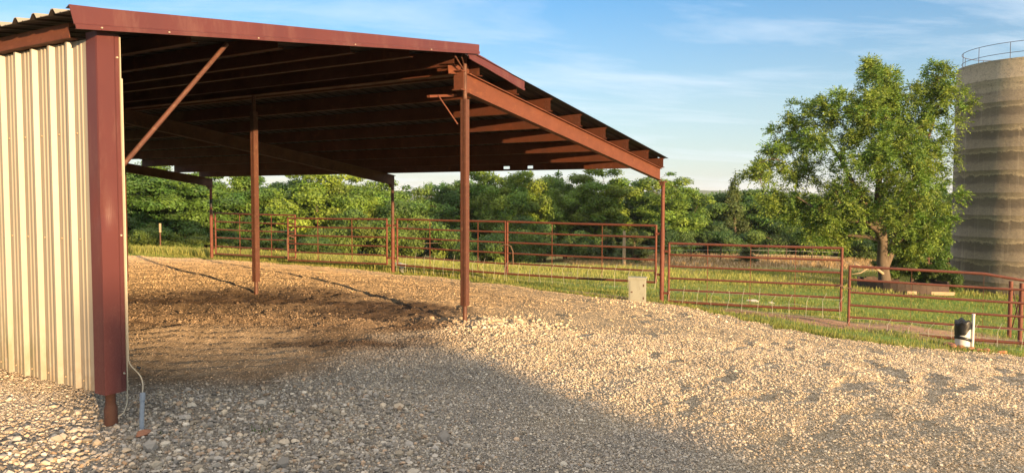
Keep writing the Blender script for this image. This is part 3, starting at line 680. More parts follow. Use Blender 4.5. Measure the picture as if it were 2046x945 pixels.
# standpipe with black plastic wrapped round it
px, py = 10.5, -5.45; z0 = tz1(px, py)+.03
e = empty('wrapped_standpipe', (px, py, z0), 'short white standpipe wrapped in torn black plastic at the gravel edge', 'standpipe')
m = MB(); m.tube([(0,0,-.1), (0,0,.36)], .108, 24); m.build('pipe', WHITE, e)
m = MB(); n = 36; V = []
for i in range(n):
    a = i/n*6.2832; lo = .235+.085*math.sin(a+2.6)+.015*math.sin(5*a); hi = .40+.03*math.sin(a*2+1)+.018*math.sin(7*a)
    for k in range(5):
        t = k/4; r = .116+.007*math.sin(a*6+k*2)+(.008 if k == 4 else 0); V.append((r*math.cos(a), r*math.sin(a), lo+(hi-lo)*t))
for i in range(n): V.append((.04*math.cos(i/n*6.28), .04*math.sin(i/n*6.28), .375+.012*math.sin(i*1.7)))
F = [(i*5+k, ((i+1) % n)*5+k, ((i+1) % n)*5+k+1, i*5+k+1) for i in range(n) for k in range(4)]+[(i*5+4, ((i+1) % n)*5+4, 5*n+(i+1) % n, 5*n+i) for i in range(n)]+[tuple(5*n+i for i in range(n))]
m.add(V, F, 0, True); m.build('plastic_wrap', BLACK, e)
m = MB(); V = []
for i in range(n):
    a = i/n*6.2832; lo = .095+.035*math.sin(a-1.0)
    for r, z in ((.110, lo), (.119, lo+.01), (.119, lo+.040), (.110, lo+.048)): V.append((r*math.cos(a), r*math.sin(a), z))
m.add(V, [(i*4+k, ((i+1) % n)*4+k, ((i+1) % n)*4+k+1, i*4+k+1) for i in range(n) for k in range(3)], 0, True); m.build('strap', BLACK, e)
m = MB(); zz = tz1(10.47, -5.58); m.tube([(10.47,-5.58,zz-.15), (10.485,-5.585,zz+.55)], .021, 14); m.tube([(10.485,-5.585,zz+.55), (10.485,-5.585,zz+.565)], .025, 14)
tag(m.build('stake', WHITE), 'upright white plastic pipe stake beside the black wrapped standpipe', 'stake')
def rock(x, y, r, mat, label, cat, z=None, flat=.6, group=None, name='rock', sink=.25):
    v, f = ico(); rr = np.random.default_rng(int(abs(x*1000+y*77)) % 9999)
    mid = {}; V = list(v); F = []
    def md(a, b):
        k = (min(a, b), max(a, b))
        if k not in mid: p = V[a]+V[b]; V.append(p/np.linalg.norm(p)); mid[k] = len(V)-1
        return mid[k]
    for a, b, c in f: ab, bc, ca = md(a, b), md(b, c), md(c, a); F += [(a, ab, ca), (b, bc, ab), (c, ca, bc), (ab, bc, ca)]
    V = np.array(V)*rr.uniform(.82, 1.12, (len(V), 1))*np.array([r*1.25, r*.9, r*flat]); a = rr.uniform(0, 6); V = V@np.array([[math.cos(a), math.sin(a), 0], [-math.sin(a), math.cos(a), 0], [0, 0, 1]])
    m = MB(); m.add(V, F); zz = z if z is not None else gz1(x, y)
    return tag(m.build(name, mat, loc=(x, y, zz+r*flat*(.5-sink))), label, cat, group)
for i, (dx, dy, r) in enumerate(((-.18,.02,.06),(-.14,-.12,.05),(-.02,.17,.07),(-.1,.12,.05),(-.16,-.22,.045),(-.05,-.32,.06),(-.2,.12,.05))):
    rock(px+dx, py+dy, r, BRICK, 'small reddish rock heaped at the foot of the white standpipe', 'rock', z=tz1(px+dx, py+dy)+.02, group='reddish rocks round the standpipe')
rock(10.42, -5.98, .075, surf('orange_stone', (.55,.22,.08), (.45,.18,.07), None, .85, 8), 'bright orange stone lying right of the white stake', 'rock', z=tz1(10.42, -5.98)+.02, flat=.5)
rock(15.1, -1.12, .13, PALEROCK, 'pale rock in the grass behind the lower gate', 'rock', z=tz1(15.1, -1.12)+.02, flat=.45)
rock(15.35, -1.5, .07, PALEROCK, 'smaller pale stone right of the pale rock behind the lower gate', 'rock', z=tz1(15.35, -1.5)+.02, flat=.45)
rock(.0, -.40, .06, BRICK, 'flat reddish brown stone lying at the foot of the grey conduit', 'rock', flat=.35)
# grey conduit stub and the pale cable that runs to it
zc = gz1(.10, -.22)
m = MB(); m.tube([(.06, -.285, zc-.10), (.085, -.255, zc+.10), (.105, -.235, zc+.24)], .0165, 14); m.tube([(.098, -.242, zc+.20), (.108, -.233, zc+.258)], .020, 14)
tag(m.build('conduit', GREYPVC), 'short grey plastic conduit leaning out of the gravel by the corner post', 'conduit')
m = MB()
def bez(p0, p1, p2, p3, n=14): return [tuple(np.array(p0)*(1-t)**3+3*np.array(p1)*t*(1-t)**2+3*np.array(p2)*t*t*(1-t)+np.array(p3)*t**3) for t in np.linspace(0, 1, n)]
m.tube([(.092,-.088,2.6), (.093,-.088,1.6), (.092,-.088,.7)]+bez((.092,-.088,.52), (.10,-.10,.42), (.17,-.18,.44), (.106,-.234,zc+.25)), .0048, 8)
tag(m.build('cable', CREAM), 'cream electric cable running down the corner trim into the grey conduit', 'cable')
m = MB(); m.tube(bez((.085,-.07,.33), (.09,-.09,.20), (.05,-.10,.10), (.01,-.075,.11)), .0048, 8)
tag(m.build('cable', CREAM), 'loose cream cable loop curling below the corner trim to the rusty post foot', 'cable')
m = MB(); m.tube([(.125,-.140,.462), (.140,-.160,.452)], .011, 10); tag(m.build('tape_band', BLACK), 'black tape band wrapped round the cream cable', 'tape')
# roll of wire netting at the middle eave post
m = MB(); cx0, cy0 = 12.62, 7.6; zz = tz1(cx0, cy0)
for i in range(26):
    y = -.55+i*.044; rr_ = .14; m.tube([(rr_*math.cos(a)*1.25, y+.06*math.sin(a), .13+rr_*.85*math.sin(a)) for a in np.linspace(0, 6.283, 13)], .004, 4, cap=False)
for k in range(10):
    a = k*.628; m.tube([(.175*math.cos(a), -.57, .13+.12*math.sin(a)), (.175*math.cos(a+.9), .57, .13+.12*math.sin(a+.9))], .004, 4, cap=False)
o = tag(m.build('wire_roll', WIRE, loc=(cx0, cy0, zz)), 'grey roll of wire netting lying at the foot of the middle eave post', 'wire roll'); o.rotation_euler = (0, 0, math.radians(-35))
# posts in the paddock
x, y = 13.3, 19.48; z = tz1(x, y); e = empty('marker_post', (x, y, z), 'thin marker post with a pale tip in the grass at far left', 'post')
m = MB(); m.tube([(0,0,-.2), (0,0,.72)], .025, 10); m.build('shaft', GALV, e)
m = MB(); m.tube([(0,0,.70), (0,0,1.02)], .04, 12); m.build('sleeve', TAN, e)
x, y = 30.39, 8.59; z = tz1(x, y); m = MB(); m.tube([(x,y,z-.3), (x+.02,y,z+1.72)], [.085, .07], 10); tag(m.build('wooden_post', TAN), 'pale wooden post standing in the field behind the gate with the electrical box', 'post')
for (x, y, lab) in ((14.40, -6.24, 'rusty brace post at right, the thinner one left of its twin'), (13.60, -6.37, 'rusty brace post at the far right edge, the nearer of the pair')):
    z = tz1(x, y); m = MB(); m.tube([(x,y,z-.3), (x,y,z+1.12)], .038, 14); tag(m.build('brace_post', GATE), lab, 'post', 'brace posts beside the lowest gate')
m = MB(); a, b = Vector((14.40,-6.28,0)), Vector((13.60,-6.37,0)); za = tz1(14.4, -6.24); zb_ = tz1(13.6, -6.37)
m.tube([(a.x-.05, a.y, za+.95), (b.x+.05, b.y, zb_+.25)], .012, 6); m.tube([(a.x-.05, a.y, za+.2), (b.x+.05, b.y, zb_+.95)], .012, 6)
tag(m.build('cross_brace', RUSTD), 'crossed rods between the two rusty brace posts', 'brace')
fe = empty('wire_fence', (38, 6, tz1(38, 6)), 'thin steel post and wire fence across the dry far paddock', 'fence')
FP = [(35.9,9.9),(36.9,7.36),(37.75,5.95),(38.35,4.96),(39.1,3.73),(39.61,2.88),(40.35,1.66),(41.2,.29)]; FZ = [tz1(*p) for p in FP]
for (x, y), z in zip(FP, FZ): m = MB(); m.tube([(x-38, y-6, z-.2-fe.location.z), (x-38, y-6, z+.95-fe.location.z)], .03, 6); m.build('post', TYRE, fe)
m = MB()
for h in (.35, .6, .85): m.tube([(x-38, y-6, z+h-fe.location.z) for (x, y), z in zip(FP, FZ)], .006, 4, cap=False)
m.build('wire', WIRE, fe)
fe = empty('rail_fence', (48.8, -4.7, tz1(48.8, -4.7)), 'small brown rail fence far behind, between the big tree and the silo', 'fence')
for s in (-1.2, -.4, .4, 1.2): m = MB(); m.tube([(.519*s, -.855*s, -.2), (.519*s, -.855*s, 1.0)], .05, 8); m.build('post', RUSTD, fe)
for h in (.3, .6, .9): m = MB(); m.tube([(-.75, 1.2, h), (.75, -1.2, h)], .04, 6); m.build('rail', RUSTD, fe)

# ------------------------------------------------------------------ silo
sx_, sy_ = 30.05, -7.30; zs = tz1(sx_, sy_)-.25; SR = 2.29
e = empty('concrete_silo', (sx_, sy_, zs), 'round concrete silo with stained bands and a pipe railing on top', 'silo')
m = MB(); Z = [0]; z = 0; rr = [SR+.0]; top = 6.62-zs; seg = 96
while z < top-.8:
    for dz, dr in ((.755, 0), (.765, .005), (.785, .005), (.79, 0)): Z.append(z+dz); rr.append(SR+dr)
    z += .79
Z.append(top); rr.append(SR)
V = [(r*math.cos(a), r*math.sin(a), zz) for zz, r in zip(Z, rr) for a in (k*2*math.pi/seg for k in range(seg))]
F = [(i*seg+k, i*seg+(k+1) % seg, (i+1)*seg+(k+1) % seg, (i+1)*seg+k) for i in range(len(Z)-1) for k in range(seg)]
m.add(V, F, 0, False)
ri = SR-.18; V = [(r*math.cos(a), r*math.sin(a), zz) for r, zz in ((SR, top), (ri, top), (ri, top-.9)) for a in (k*2*math.pi/seg for k in range(seg))]
m.add(V, [(i*seg+k, i*seg+(k+1) % seg, (i+1)*seg+(k+1) % seg, (i+1)*seg+k) for i in range(2) for k in range(seg)]); m.add([(ri*math.cos(k*2*math.pi/seg), ri*math.sin(k*2*math.pi/seg), top-.9) for k in range(seg)], [tuple(range(seg))])
o = m.build('wall', SILO, e)
for p in o.data.polygons: p.use_smooth = True
m = MB(); R2 = 2.12
for h in (.22, .58): m.tube([(R2*math.cos(a), R2*math.sin(a), top+h) for a in np.linspace(0, 6.2832, 49)], .010, 6, cap=False)
for k in range(12): a = k*math.pi/6+.2; m.tube([(R2*math.cos(a), R2*math.sin(a), top-.05), (R2*math.cos(a), R2*math.sin(a), top+.58)], .010, 6)
m.build('railing', TYRE, e)

# ------------------------------------------------------------------ trees
def unit(a): return a/(np.linalg.norm(a, axis=-1, keepdims=True)+1e-9)
def leafquads(P, D, Nn, L, W, droop=0):
    # P base, D direction, Nn normal; diamond leaf
    S = unit(np.cross(D, Nn)); L = L[:, None]; W = W[:, None]
    mid = P+D*L*.45
    return np.stack([P, mid+S*W/2, P+D*L, mid-S*W/2], 1).reshape(-1, 3)
def qfaces(n): return np.arange(n*4).reshape(-1, 4)
class Skel:
    def __init__(s): s.m = MB(); s.P = []; s.R = []
    def limb(s, P, r, seg=7):
        s.m.tube(P, r, seg, cap=True); s.P += [np.array(p) for p in P]; s.R += list(r)
    def grow(s, tgt, r1, seg=6, bow=.15, zbias=.6, rmax=1):
        T = np.array(tgt); Q = np.array(s.P); d = np.linalg.norm(Q-T, axis=1)+np.maximum(0, Q[:, 2]-T[2]+.1)*zbias*2
        i = int(d.argmin()); a = Q[i]; r0 = min(s.R[i]*.72, rmax); L = np.linalg.norm(T-a)
        if L < .05: return
        mid = (a+T)/2+np.array([0, 0, L*bow])+rng.normal(0, L*.07, 3)
        n = max(4, int(L/.28)); t = np.linspace(0, 1, n)[:, None]; P = a*(1-t)**2+2*mid*t*(1-t)+T*t*t+rng.normal(0, .012*min(L, 1), (n, 3))*np.sin(t*3.1416)
        s.limb([tuple(p) for p in P], list(r0+(r1-r0)*t[:, 0]**.8), seg)
# the broad tree by the silo: crown lobes given across / up / depth, in metres from the trunk foot
S_ = 26/1488
def lobes(px): return [((x-1768)*S_, (578-y)*S_, dz, rx*S_, ry*S_) for x, y, rx, ry, dz in px]
LB = lobes([(1602,238,46,34,.2),(1655,212,46,38,-.4),(1578,275,36,34,.5),(1545,322,42,30,-.2),(1520,350,28,24,.3),(1700,245,55,50,-.8),(1762,165,44,40,.3),(1745,205,60,50,-.3),(1795,225,60,55,.6),(1868,160,34,30,.2),(1862,215,44,50,-.2),(1884,185,22,20,.4),(1830,275,62,58,.8),(1690,320,62,46,-1.0),(1630,345,50,30,.8),(1760,300,75,62,-.9),(1866,300,30,50,.2),(1790,370,75,55,-1.1),(1720,392,60,45,.7),(1655,400,60,36,-.6),(1590,412,52,30,.4),(1545,400,30,22,.2),(1832,375,44,52,.3),(1836,440,38,46,-.4),(1732,432,60,30,-.9),(1680,440,50,28,.5),(1812,455,44,38,-.3),(1625,438,42,24,-.5),(1832,492,26,28,.3),(1672,476,46,24,.6),(1618,462,36,20,-.3),(1735,140,22,18,0),(1600,290,40,22,-.5)])
sk = Skel()
def loc3(a, u, d): return np.array([RH[0]*a+FH[0]*d, RH[1]*a+FH[1]*d, u])
tp = [(0,-.2,0),(0,0,0),(-.03,.45,0),(-.10,1.0,.05),(-.10,1.6,.02),(-.22,2.3,-.05),(-.40,3.0,-.12),(-.35,3.9,-.1),(-.25,5.0,0),(-.15,6.1,0)]
sk.limb([tuple(loc3(a, u, d)) for a, u, d in tp], [.29,.235,.195,.175,.16,.14,.115,.095,.065,.03], 12)
for path, r in (([(.02,.7,.15),(.4,1.5,.3),(.75,2.6,.35),(1.0,3.6,.3),(1.35,4.9,.2),(1.75,6.4,.1)], [.15,.14,.115,.09,.06,.02]),
                ([(-.13,1.7,0),(-.6,2.5,-.2),(-1.15,3.4,-.2),(-1.7,4.5,-.1),(-2.3,5.4,0)], [.13,.11,.085,.06,.025]),
                ([(-.15,1.95,0),(-.8,2.3,-.3),(-1.6,2.45,-.5),(-2.5,2.7,-.4),(-3.2,3.2,-.2)], [.10,.085,.065,.045,.02])):
    sk.limb([tuple(loc3(*p)) for p in path], r, 9)
LP = []; LD = []; LN = []; LL = []; LW = []; LC = []
order = sorted(LB, key=lambda b: np.hypot(b[0], b[1]-1.5))
for a, u, d, rx, ry in order:
    c0 = loc3(a, u, d); rd = (rx+ry)/2*1.15; sk.grow(c0, .022, 6, rmax=.09)
    nc = int(10+38*rx*ry)
    for _ in range(nc):
        v = unit(rng.normal(size=3)); rr_ = rng.random()**.5*1.08
        c = c0+RH*v[0]*rx*rr_+FH*v[1]*rd*rr_+np.array([0, 0, 1])*v[2]*ry*rr_
        sk.grow(c, .005, 4, .1, rmax=.022)
        out = unit(RH*v[0]+FH*v[1]+np.array([0, 0, .35+v[2]*.5])); shade = rng.uniform(.75, 1.25); hue = rng.random()
        for s_ in range(rng.integers(14, 21)):
            dr = unit(out*.7+rng.normal(0, .75, 3)); L = rng.uniform(.22, .42); nl = 9
            t = np.linspace(.15, 1, nl); ax = c+dr[None]*(t[:, None]*L)+np.array([0, 0, -1])*(t[:, None]**2*L*.26)
            tang = unit(dr[None]+np.array([0, 0, -.5])*t[:, None]); side = unit(np.cross(tang, np.array([0, 0, 1.])+rng.normal(0, .25, 3))); sg = np.where(np.arange(nl) % 2, 1, -1)[:, None]
            D = unit(side*sg*.85+tang*.5+np.array([0, 0, -.12])+rng.normal(0, .22, (nl, 3))); D[-1] = tang[-1]
            Nn = unit(np.cross(tang, side)*.7+rng.normal(0, .65, (nl, 3))); Nn = np.where(Nn[:, 2:3] < 0, -Nn, Nn)
            LP.append(ax); LD.append(D); LN.append(Nn); LL.append(rng.uniform(.07, .118, nl)); LW.append(rng.uniform(.03, .05, nl))
            base = np.array([.095,.185,.030])*(1-hue)+np.array([.185,.240,.040])*hue
            LC.append(np.repeat((base*shade*rng.uniform(.85, 1.15))[None], nl, 0))
P = np.concatenate(LP); n = len(P); Vq = leafquads(P, np.concatenate(LD), np.concatenate(LN), np.concatenate(LL), np.concatenate(LW))
TX, TY = 25.737, -3.126; TZ = tz1(TX, TY)
e = empty('broadleaf_tree', (TX, TY, TZ), 'large spreading broadleaf tree with feathery leaves beside the silo', 'tree')
sk.m.build('trunk', BARK, e); link('crown', npmesh('crown', Vq, qfaces(n), LEAFBIG, np.repeat(np.concatenate(LC), 4, 0)), e)
m = MB(); m.tube([tuple(loc3(*p)) for p in ((-.12,.55,-.1),(-.5,.78,-.3),(-.95,.80,-.5),(-1.35,.95,-.6))], [.055,.045,.035,.012], 7); m.tube([tuple(loc3(*p)) for p in ((-.8,.8,-.45),(-1.1,.62,-.5),(-1.4,.58,-.5))], [.03,.02,.008], 6); m.build('dead_branch', TAN, e)

# generic leafy tree / bush at given height and radius; kinds differ in build
def leafy(kind, h, r, nl, ls, seed, trunk=True):
    g = np.random.default_rng(seed); B_ = []; lean = 0 if kind == 'cedar' else 1
    if kind == 'cedar':
        for k in range(26):
            t = g.random()**.8; rad = r*(1-t)**.8*.75+.04; a = g.uniform(0, 6.28); B_.append((rad*math.cos(a)*.6, rad*math.sin(a)*.6, h*(.06+.9*t), rad*.62, h*.09))
    else:
        nb = 70 if kind != 'bush' else 18; zc = .52*h if kind != 'bush' else .42*h; rz = .45*h if kind != 'bush' else .46*h
        for k in range(nb):
            v = unit(g.normal(size=3)); q = g.uniform(.55, 1.05)
            if kind == 'tall': q = g.uniform(.45, 1.06)
            br = r*g.uniform(.11, .30); B_.append((v[0]*r*q, v[1]*r*q, max(zc+v[2]*rz*q, br*.7), br*1.1, br*g.uniform(.55, .85)))
        B_.append((0, 0, zc*.9, r*.42, rz*.5))
    wts = np.array([b[3]**2*b[4]**.3 for b in B_]); cnt = (wts/wts.sum()*nl).astype(int); out = [[], [], [], [], [], []]
    for (x, y, z, br, bz), c in zip(B_, cnt):
        v = unit(g.normal(size=(c, 3))); q = g.random(c)[:, None]**.28*g.uniform(.85, 1.18, (c, 1)); 
        lump = 1+.22*np.sin(v[:, :1]*7+x*9)*np.sin(v[:, 1:2]*6+z*5)
        P = np.array([x, y, z])+v*q*lump*np.array([br, br, bz])
        Nn = unit(v*.9+np.array([0, 0, .25])+g.normal(0, .5, (c, 3))); D = unit(np.cross(Nn, g.normal(size=(c, 3)))+np.array([0, 0, -.3]))
        hue = np.clip(g.normal(.5, .33), 0, 1); c1 = np.array([.080,.165,.030]); c2 = np.array([.175,.245,.040])
        if kind == 'dark': c1, c2 = np.array([.055,.125,.028]), np.array([.115,.188,.036])
        if kind == 'cedar': c1, c2 = np.array([.060,.098,.036]), np.array([.100,.130,.042])
        if kind == 'bush': c1, c2 = np.array([.065,.125,.032]), np.array([.135,.185,.042])
        out[0].append(P); out[1].append(D); out[2].append(Nn); out[3].append(ls*g.uniform(.6, 1.3, c)); out[4].append(ls*g.uniform(.38, .68, c))
        out[5].append((c1*(1-hue)+c2*hue)[None]*g.uniform(.75, 1.25)*g.uniform(.7, 1.3, (c, 1)))
    P, D, Nn, L, W, C = [np.concatenate(q) for q in out]; P[:, 2] = np.maximum(P[:, 2], .02)
    me = npmesh(kind+'_crown', leafquads(P, D, Nn, L, W), qfaces(len(P)), LEAF, np.repeat(C, 4, 0))
    global rng; keep = rng; rng = g; s = Skel(); th = h*(.62 if kind != 'cedar' else .7)
    s.limb([(0,0,-.4), (0,0,0), (.03*h*lean*g.normal(), .03*h*lean*g.normal(), th*.5), (.05*h*lean*g.normal(), .05*h*lean*g.normal(), th)], [.03*h, .026*h, .019*h, .006*h], 8)
    if kind != 'cedar':
        for b in B_[:12]: s.grow(b[:3], .006*h*.3, 5, .1, rmax=.012*h)
    tm = s.m.build('trunk', BARK); tmesh = tm.data; bpy.data.objects.remove(tm); rng = keep
    return me, tmesh, h, r
PROTO = {'dark': [leafy('dark', 5, 1.9, 42000, .12, 201), leafy('dark', 5, 1.7, 42000, .12, 202)],
         'round': [leafy('round', 5, 1.9, 40000, .12, 203), leafy('round', 5, 2.0, 42000, .12, 204)],
         'tall': [leafy('tall', 5.5, 1.7, 34000, .115, 205), leafy('tall', 5.5, 1.6, 34000, .115, 206)],
         'cedar': [leafy('cedar', 4.5, 1.0, 9000, .12, 207)],
         'bush': [leafy('bush', 2, 1.5, 17000, .085, 208), leafy('bush', 2, 1.4, 16000, .085, 209)]}
def plant(kind, x, y, h, r, label, cat, group, name, rot):
    pr = PROTO[kind]; me, tm, ph, prr = pr[int(rot*10) % len(pr)]; h *= (1.05 if kind not in ('bush', 'cedar') else 1.25); r *= 1.36; z = tz1(x, y)
    e = empty(name, (x, y, z-.02), label, cat, group, rot); sc = (r/prr, r/prr, h/ph)
    for nm, d in (('crown', me), ('trunk', tm)):
        o = link(nm, d, e); o.scale = sc
    return e
TG = 'trees of the wooded draw behind the barn'
TREES = [
 ('dark',18.12,29.03,4.5,2.0,'dense dark tree at the far left, right beside the maroon corner trim'),
 ('dark',19.78,28.22,4.55,2.0,'dense tree behind the thin marker post with the pale tip'),
 ('round',22.55,29.45,4.75,1.8,'tree right behind the farthest eave post'),
 ('dark',24.64,29.87,4.95,1.8,'bluish green tree just right of the farthest eave post'),
 ('dark',27.19,29.53,5.4,2.0,'dark crowned tree behind the boxed interior post'),
 ('round',26.98,26.01,5.2,2.3,'bright yellow green tree right of the boxed interior post'),
 ('tall',30.89,27.28,5.55,1.6,'tall light green tree with sky showing on both sides of its top'),
 ('round',31.01,25.15,4.95,1.9,'low bright tree under the end of the middle rafter'),
 ('round',34.46,25.25,5.0,2.1,'rounded tree just right of the middle eave post'),
 ('dark',37.6,23.95,5.95,1.5,'dark tree beside the gap with the distant hill, left of the ridge post'),
 ('round',38.64,22.22,6.1,2.1,'big rounded tree immediately right of the ridge post'),
 ('round',38.06,19.32,5.65,1.8,'leafy tree above the meeting ends of two gates'),
 ('tall',40.56,19.06,6.1,1.8,'tree with a pale bare fork near its top under the eave'),
 ('round',43.31,18.4,5.9,1.7,'tree between the fork topped one and the two headed one'),
 ('tall',42.65,15.61,5.95,1.9,'two headed loose tree breaking the skyline left of the nearest eave post'),
 ('dark',47.58,15.22,5.1,1.9,'lower dark tree in the shade left of the nearest eave post'),
 ('tall',45.18,11.45,5.65,2.0,'tall tree rising directly behind the nearest eave post'),
 ('dark',50.46,10.47,4.85,1.8,'dark tree right of the nearest eave post, below the hill line'),
 ('cedar',49.43,8.3,4.75,1.2,'pointed cedar between the nearest eave post and the big tree'),
 ('dark',53.66,7.13,4.65,2.2,'dark tree at the left edge of the big tree, just right of the cedar'),
 ('round',56.05,5.1,4.5,2.3,'tree half hidden by the big tree, under its left limbs'),
 ('dark',57.62,2.53,4.5,2.4,'shaded tree hidden behind the big tree, left of its trunk'),
 ('round',59.28,-.21,4.7,2.4,'tree glimpsed straight behind the trunk of the big tree'),
 ('dark',58.65,-3.03,4.9,2.3,'dark tree behind the right half of the big tree'),
 ('round',63.17,-4.7,4.9,2.1,'tree at the left side of the silo, behind the big tree')]
for i, (k, x, y, h, r, lab) in enumerate(TREES): plant(k, x, y, h, r, lab, 'tree', TG, 'cedar_tree' if k == 'cedar' else 'leafy_tree', (i*1.37) % 6.28)
BG = 'bushes along the foot of the trees'
BUSH = [
 ('bush',16.61,25.72,1.4,1.2,'bush at the far left, in the grass beside the corner trim'),
 ('bush',18.24,24.97,1.15,1.2,'low bush between the marker post and the farthest eave post'),
 ('bush',22.45,25.74,1.8,1.4,'bush seen through the farthest gate'),
 ('bush',22.36,22.04,1.2,1.3,'low bush where the two farthest gates overlap'),
 ('bush',24.97,21.6,2.4,1.6,'pale stemmed bush seen through the gate left of the middle eave post'),
 ('bush',28.1,20.3,2.8,1.8,'big smooth dark bush right behind the middle eave post'),
 ('bush',31.44,18.65,1.85,1.35,'bush seen behind the ridge post'),
 ('bush',32.62,16.71,2.25,1.4,'bush behind the meeting ends of the two gates'),
 ('bush',37.3,16.71,2.2,1.5,'bush left of the middle of the gate behind the electrical box'),
 ('bush',36.7,13.85,1.65,1.1,'yellow green bush seen through the middle of the gate behind the electrical box'),
 ('cedar',35.57,11.84,1.6,.85,'small cedar bush left of the pale wooden post'),
 ('cedar',34.51,9.73,1.5,1.0,'small cedar bush right of the pale wooden post'),
 ('bush',43.0,11.19,2.05,1.4,'bush directly behind the nearest eave post'),
 ('bush',45.96,10.15,2.4,1.6,'bush right of the nearest eave post, above the lower gate'),
 ('bush',46.18,7.87,1.85,1.6,'bush above the middle of the lower gate'),
 ('bush',47.97,4.92,1.9,1.75,'bush above the right half of the lower gate'),
 ('bush',49.42,2.52,2.3,1.9,'bush under the left limbs of the big tree'),
 ('bush',51.8,.53,1.75,1.7,'bush just left of the big tree trunk'),
 ('bush',51.28,-2.47,1.95,1.6,'bush in the paddock right of the big tree trunk'),
 ('cedar',37.61,4.63,.75,.62,'tiny dark cedar alone in the dry paddock behind the lower gate'),
 ('dark',27.1,-3.9,2.4,.85,'dark shrub crowding the right side of the big tree trunk'),
 ('bush',27.2,-4.75,1.0,.55,'shrub between the big tree trunk and the silo')]
for i, (k, x, y, h, r, lab) in enumerate(BUSH): plant(k, x, y, h, r, lab, 'bush', BG, 'cedar_bush' if k == 'cedar' else 'bush', (i*2.11+.4) % 6.28)

# the far wood closing the draw behind the single trees: one mass nobody could count
n = 150000; az = rng.uniform(-1.45, 1.05, n); lump = fbm(az*26, az*0, 401, 4); D = 64+10*fbm(az*17, az*0, 405, 3)+rng.normal(0, 1.6, n)
top_ = .3+3.6*lump*(.75+.5*fbm(az*90, az*0, 409, 2)); t = rng.random(n)**.75
X = CAM[0]+(FH[0]*np.cos(az)+RH[0]*np.sin(az))*D; Y = CAM[1]+(FH[1]*np.cos(az)+RH[1]*np.sin(az))*D; zb_ = tz(X, Y); Z = zb_-.2+(top_-zb_)*t+rng.normal(0, .12, n)
face = -(FH[None]*np.cos(az)[:, None]+RH[None]*np.sin(az)[:, None]); bulge = np.sin(az*160+Z*1.1)[:, None]
P = np.stack([X, Y, Z], -1)+face*bulge*.8; Nn = unit(face+np.array([0, 0, .4])+rng.normal(0, .6, (n, 3))); Dr = unit(np.cross(Nn, rng.normal(size=(n, 3))))
hue = np.clip(fbm(az*60, Z*.5, 411, 3)[:, None]*1.6-.3, 0, 1); C = (np.array([.050,.115,.028])*(1-hue)+np.array([.125,.190,.038])*hue)*rng.uniform(.7, 1.3, (n, 1))
me = npmesh('far_wood', leafquads(P, Dr, Nn, rng.uniform(.18, .36, n), rng.uniform(.12, .22, n)), qfaces(n), LEAF, np.repeat(C, 4, 0))
tag(link('far_wood', me), 'unbroken green wood far behind the single trees', 'wood', kind='stuff')

# ring of old staves and planks round the tree
cx0, cy0 = 25.6+.519*.35, -3.35-.855*.35; zz = tz1(cx0, cy0)
e = empty('tree_ring', (cx0, cy0, zz), 'old broken ring of dark staves with a pale plank round the big tree', 'tree ring')
m = MB(); R0 = 1.38; n = 40; gap = (11, 16)
for i in range(n):
    if gap[0] <= i < gap[1]: continue
    a0 = i/n*6.2832+3.9; a1 = (i+1)/n*6.2832+3.9; hh = .34+.03*math.sin(i*1.3)+(.06 if i > 22 else 0)
    for r in (R0,): m.bar((r*math.cos(a0), r*math.sin(a0), hh/2-.06), (r*math.cos(a1), r*math.sin(a1), hh/2-.06), .06, hh+.12)
m.build('stave_ring', TYRE, e)
m = MB(); a = -FH[:2]*1.36; m.bar((a[0]-RH[0]*.55, a[1]-RH[1]*.55, .10), (a[0]+RH[0]*1.0, a[1]+RH[1]*1.0, .07), .05, .11); m.build('plank', TAN, e)

# ------------------------------------------------------------------ screen added behind the camera, outline shaped to shade near gravel and corner trim
sh0 = np.array([0., 0.]); td = np.array([.425, .905]); nd = np.array([.905, -.425]); td /= np.linalg.norm(td); nd /= np.linalg.norm(nd)
DS = 52.0
e = empty('shade_blocker', (0, 0, 0), 'unseen added shed standing behind the viewer, its shade on the near gravel', 'blocker')
def sh(n_, t_, z): p = nd*n_-td*t_; return (p[0], p[1], z)
tanE = math.tan(EL)
def hz(rel): return rel+tanE*DS
prof = [(-.12, hz(.0)), (-.12, hz(1.0)), (.18, hz(.98)), (.30, hz(.42)), (1.2, hz(.32)), (2.2, hz(.34)), (3.45, hz(.27))]
m = MB()
V = [sh(n_, DS, z) for n_, z in prof]+[sh(prof[-1][0], DS, -.8), sh(.18, DS, -.8), sh(.18, DS, hz(-.10))]
V2 = [sh(n_, DS+5, z) for n_, z in prof]+[sh(prof[-1][0], DS+5, -.8), sh(.18, DS+5, -.8), sh(.18, DS+5, hz(-.10))]; k = len(V)
m.add(V+V2, [tuple(range(k)), tuple(range(2*k-1, k-1, -1))]+[(i, i+k, (i+1) % k+k, (i+1) % k) for i in range(k)]); m.build('blocker_body', PANEL, e)
m = MB(); V = [sh(3.46, DS+.3, hz(-.30)), sh(6.6, DS+.3, hz(-.50)), sh(6.6, DS+.3, -1), sh(3.46, DS+.3, -1)]; V2 = [sh(3.46, DS+5, hz(-.30)), sh(6.6, DS+5, hz(-.50)), sh(6.6, DS+5, -1), sh(3.46, DS+5, -1)]
m.add(V+V2, [(0,1,2,3),(7,6,5,4)]+[(i, i+4, (i+1) % 4+4, (i+1) % 4) for i in range(4)]); m.build('blocker_step', RUST, e)  # lower step added to widen the cast shade on the right

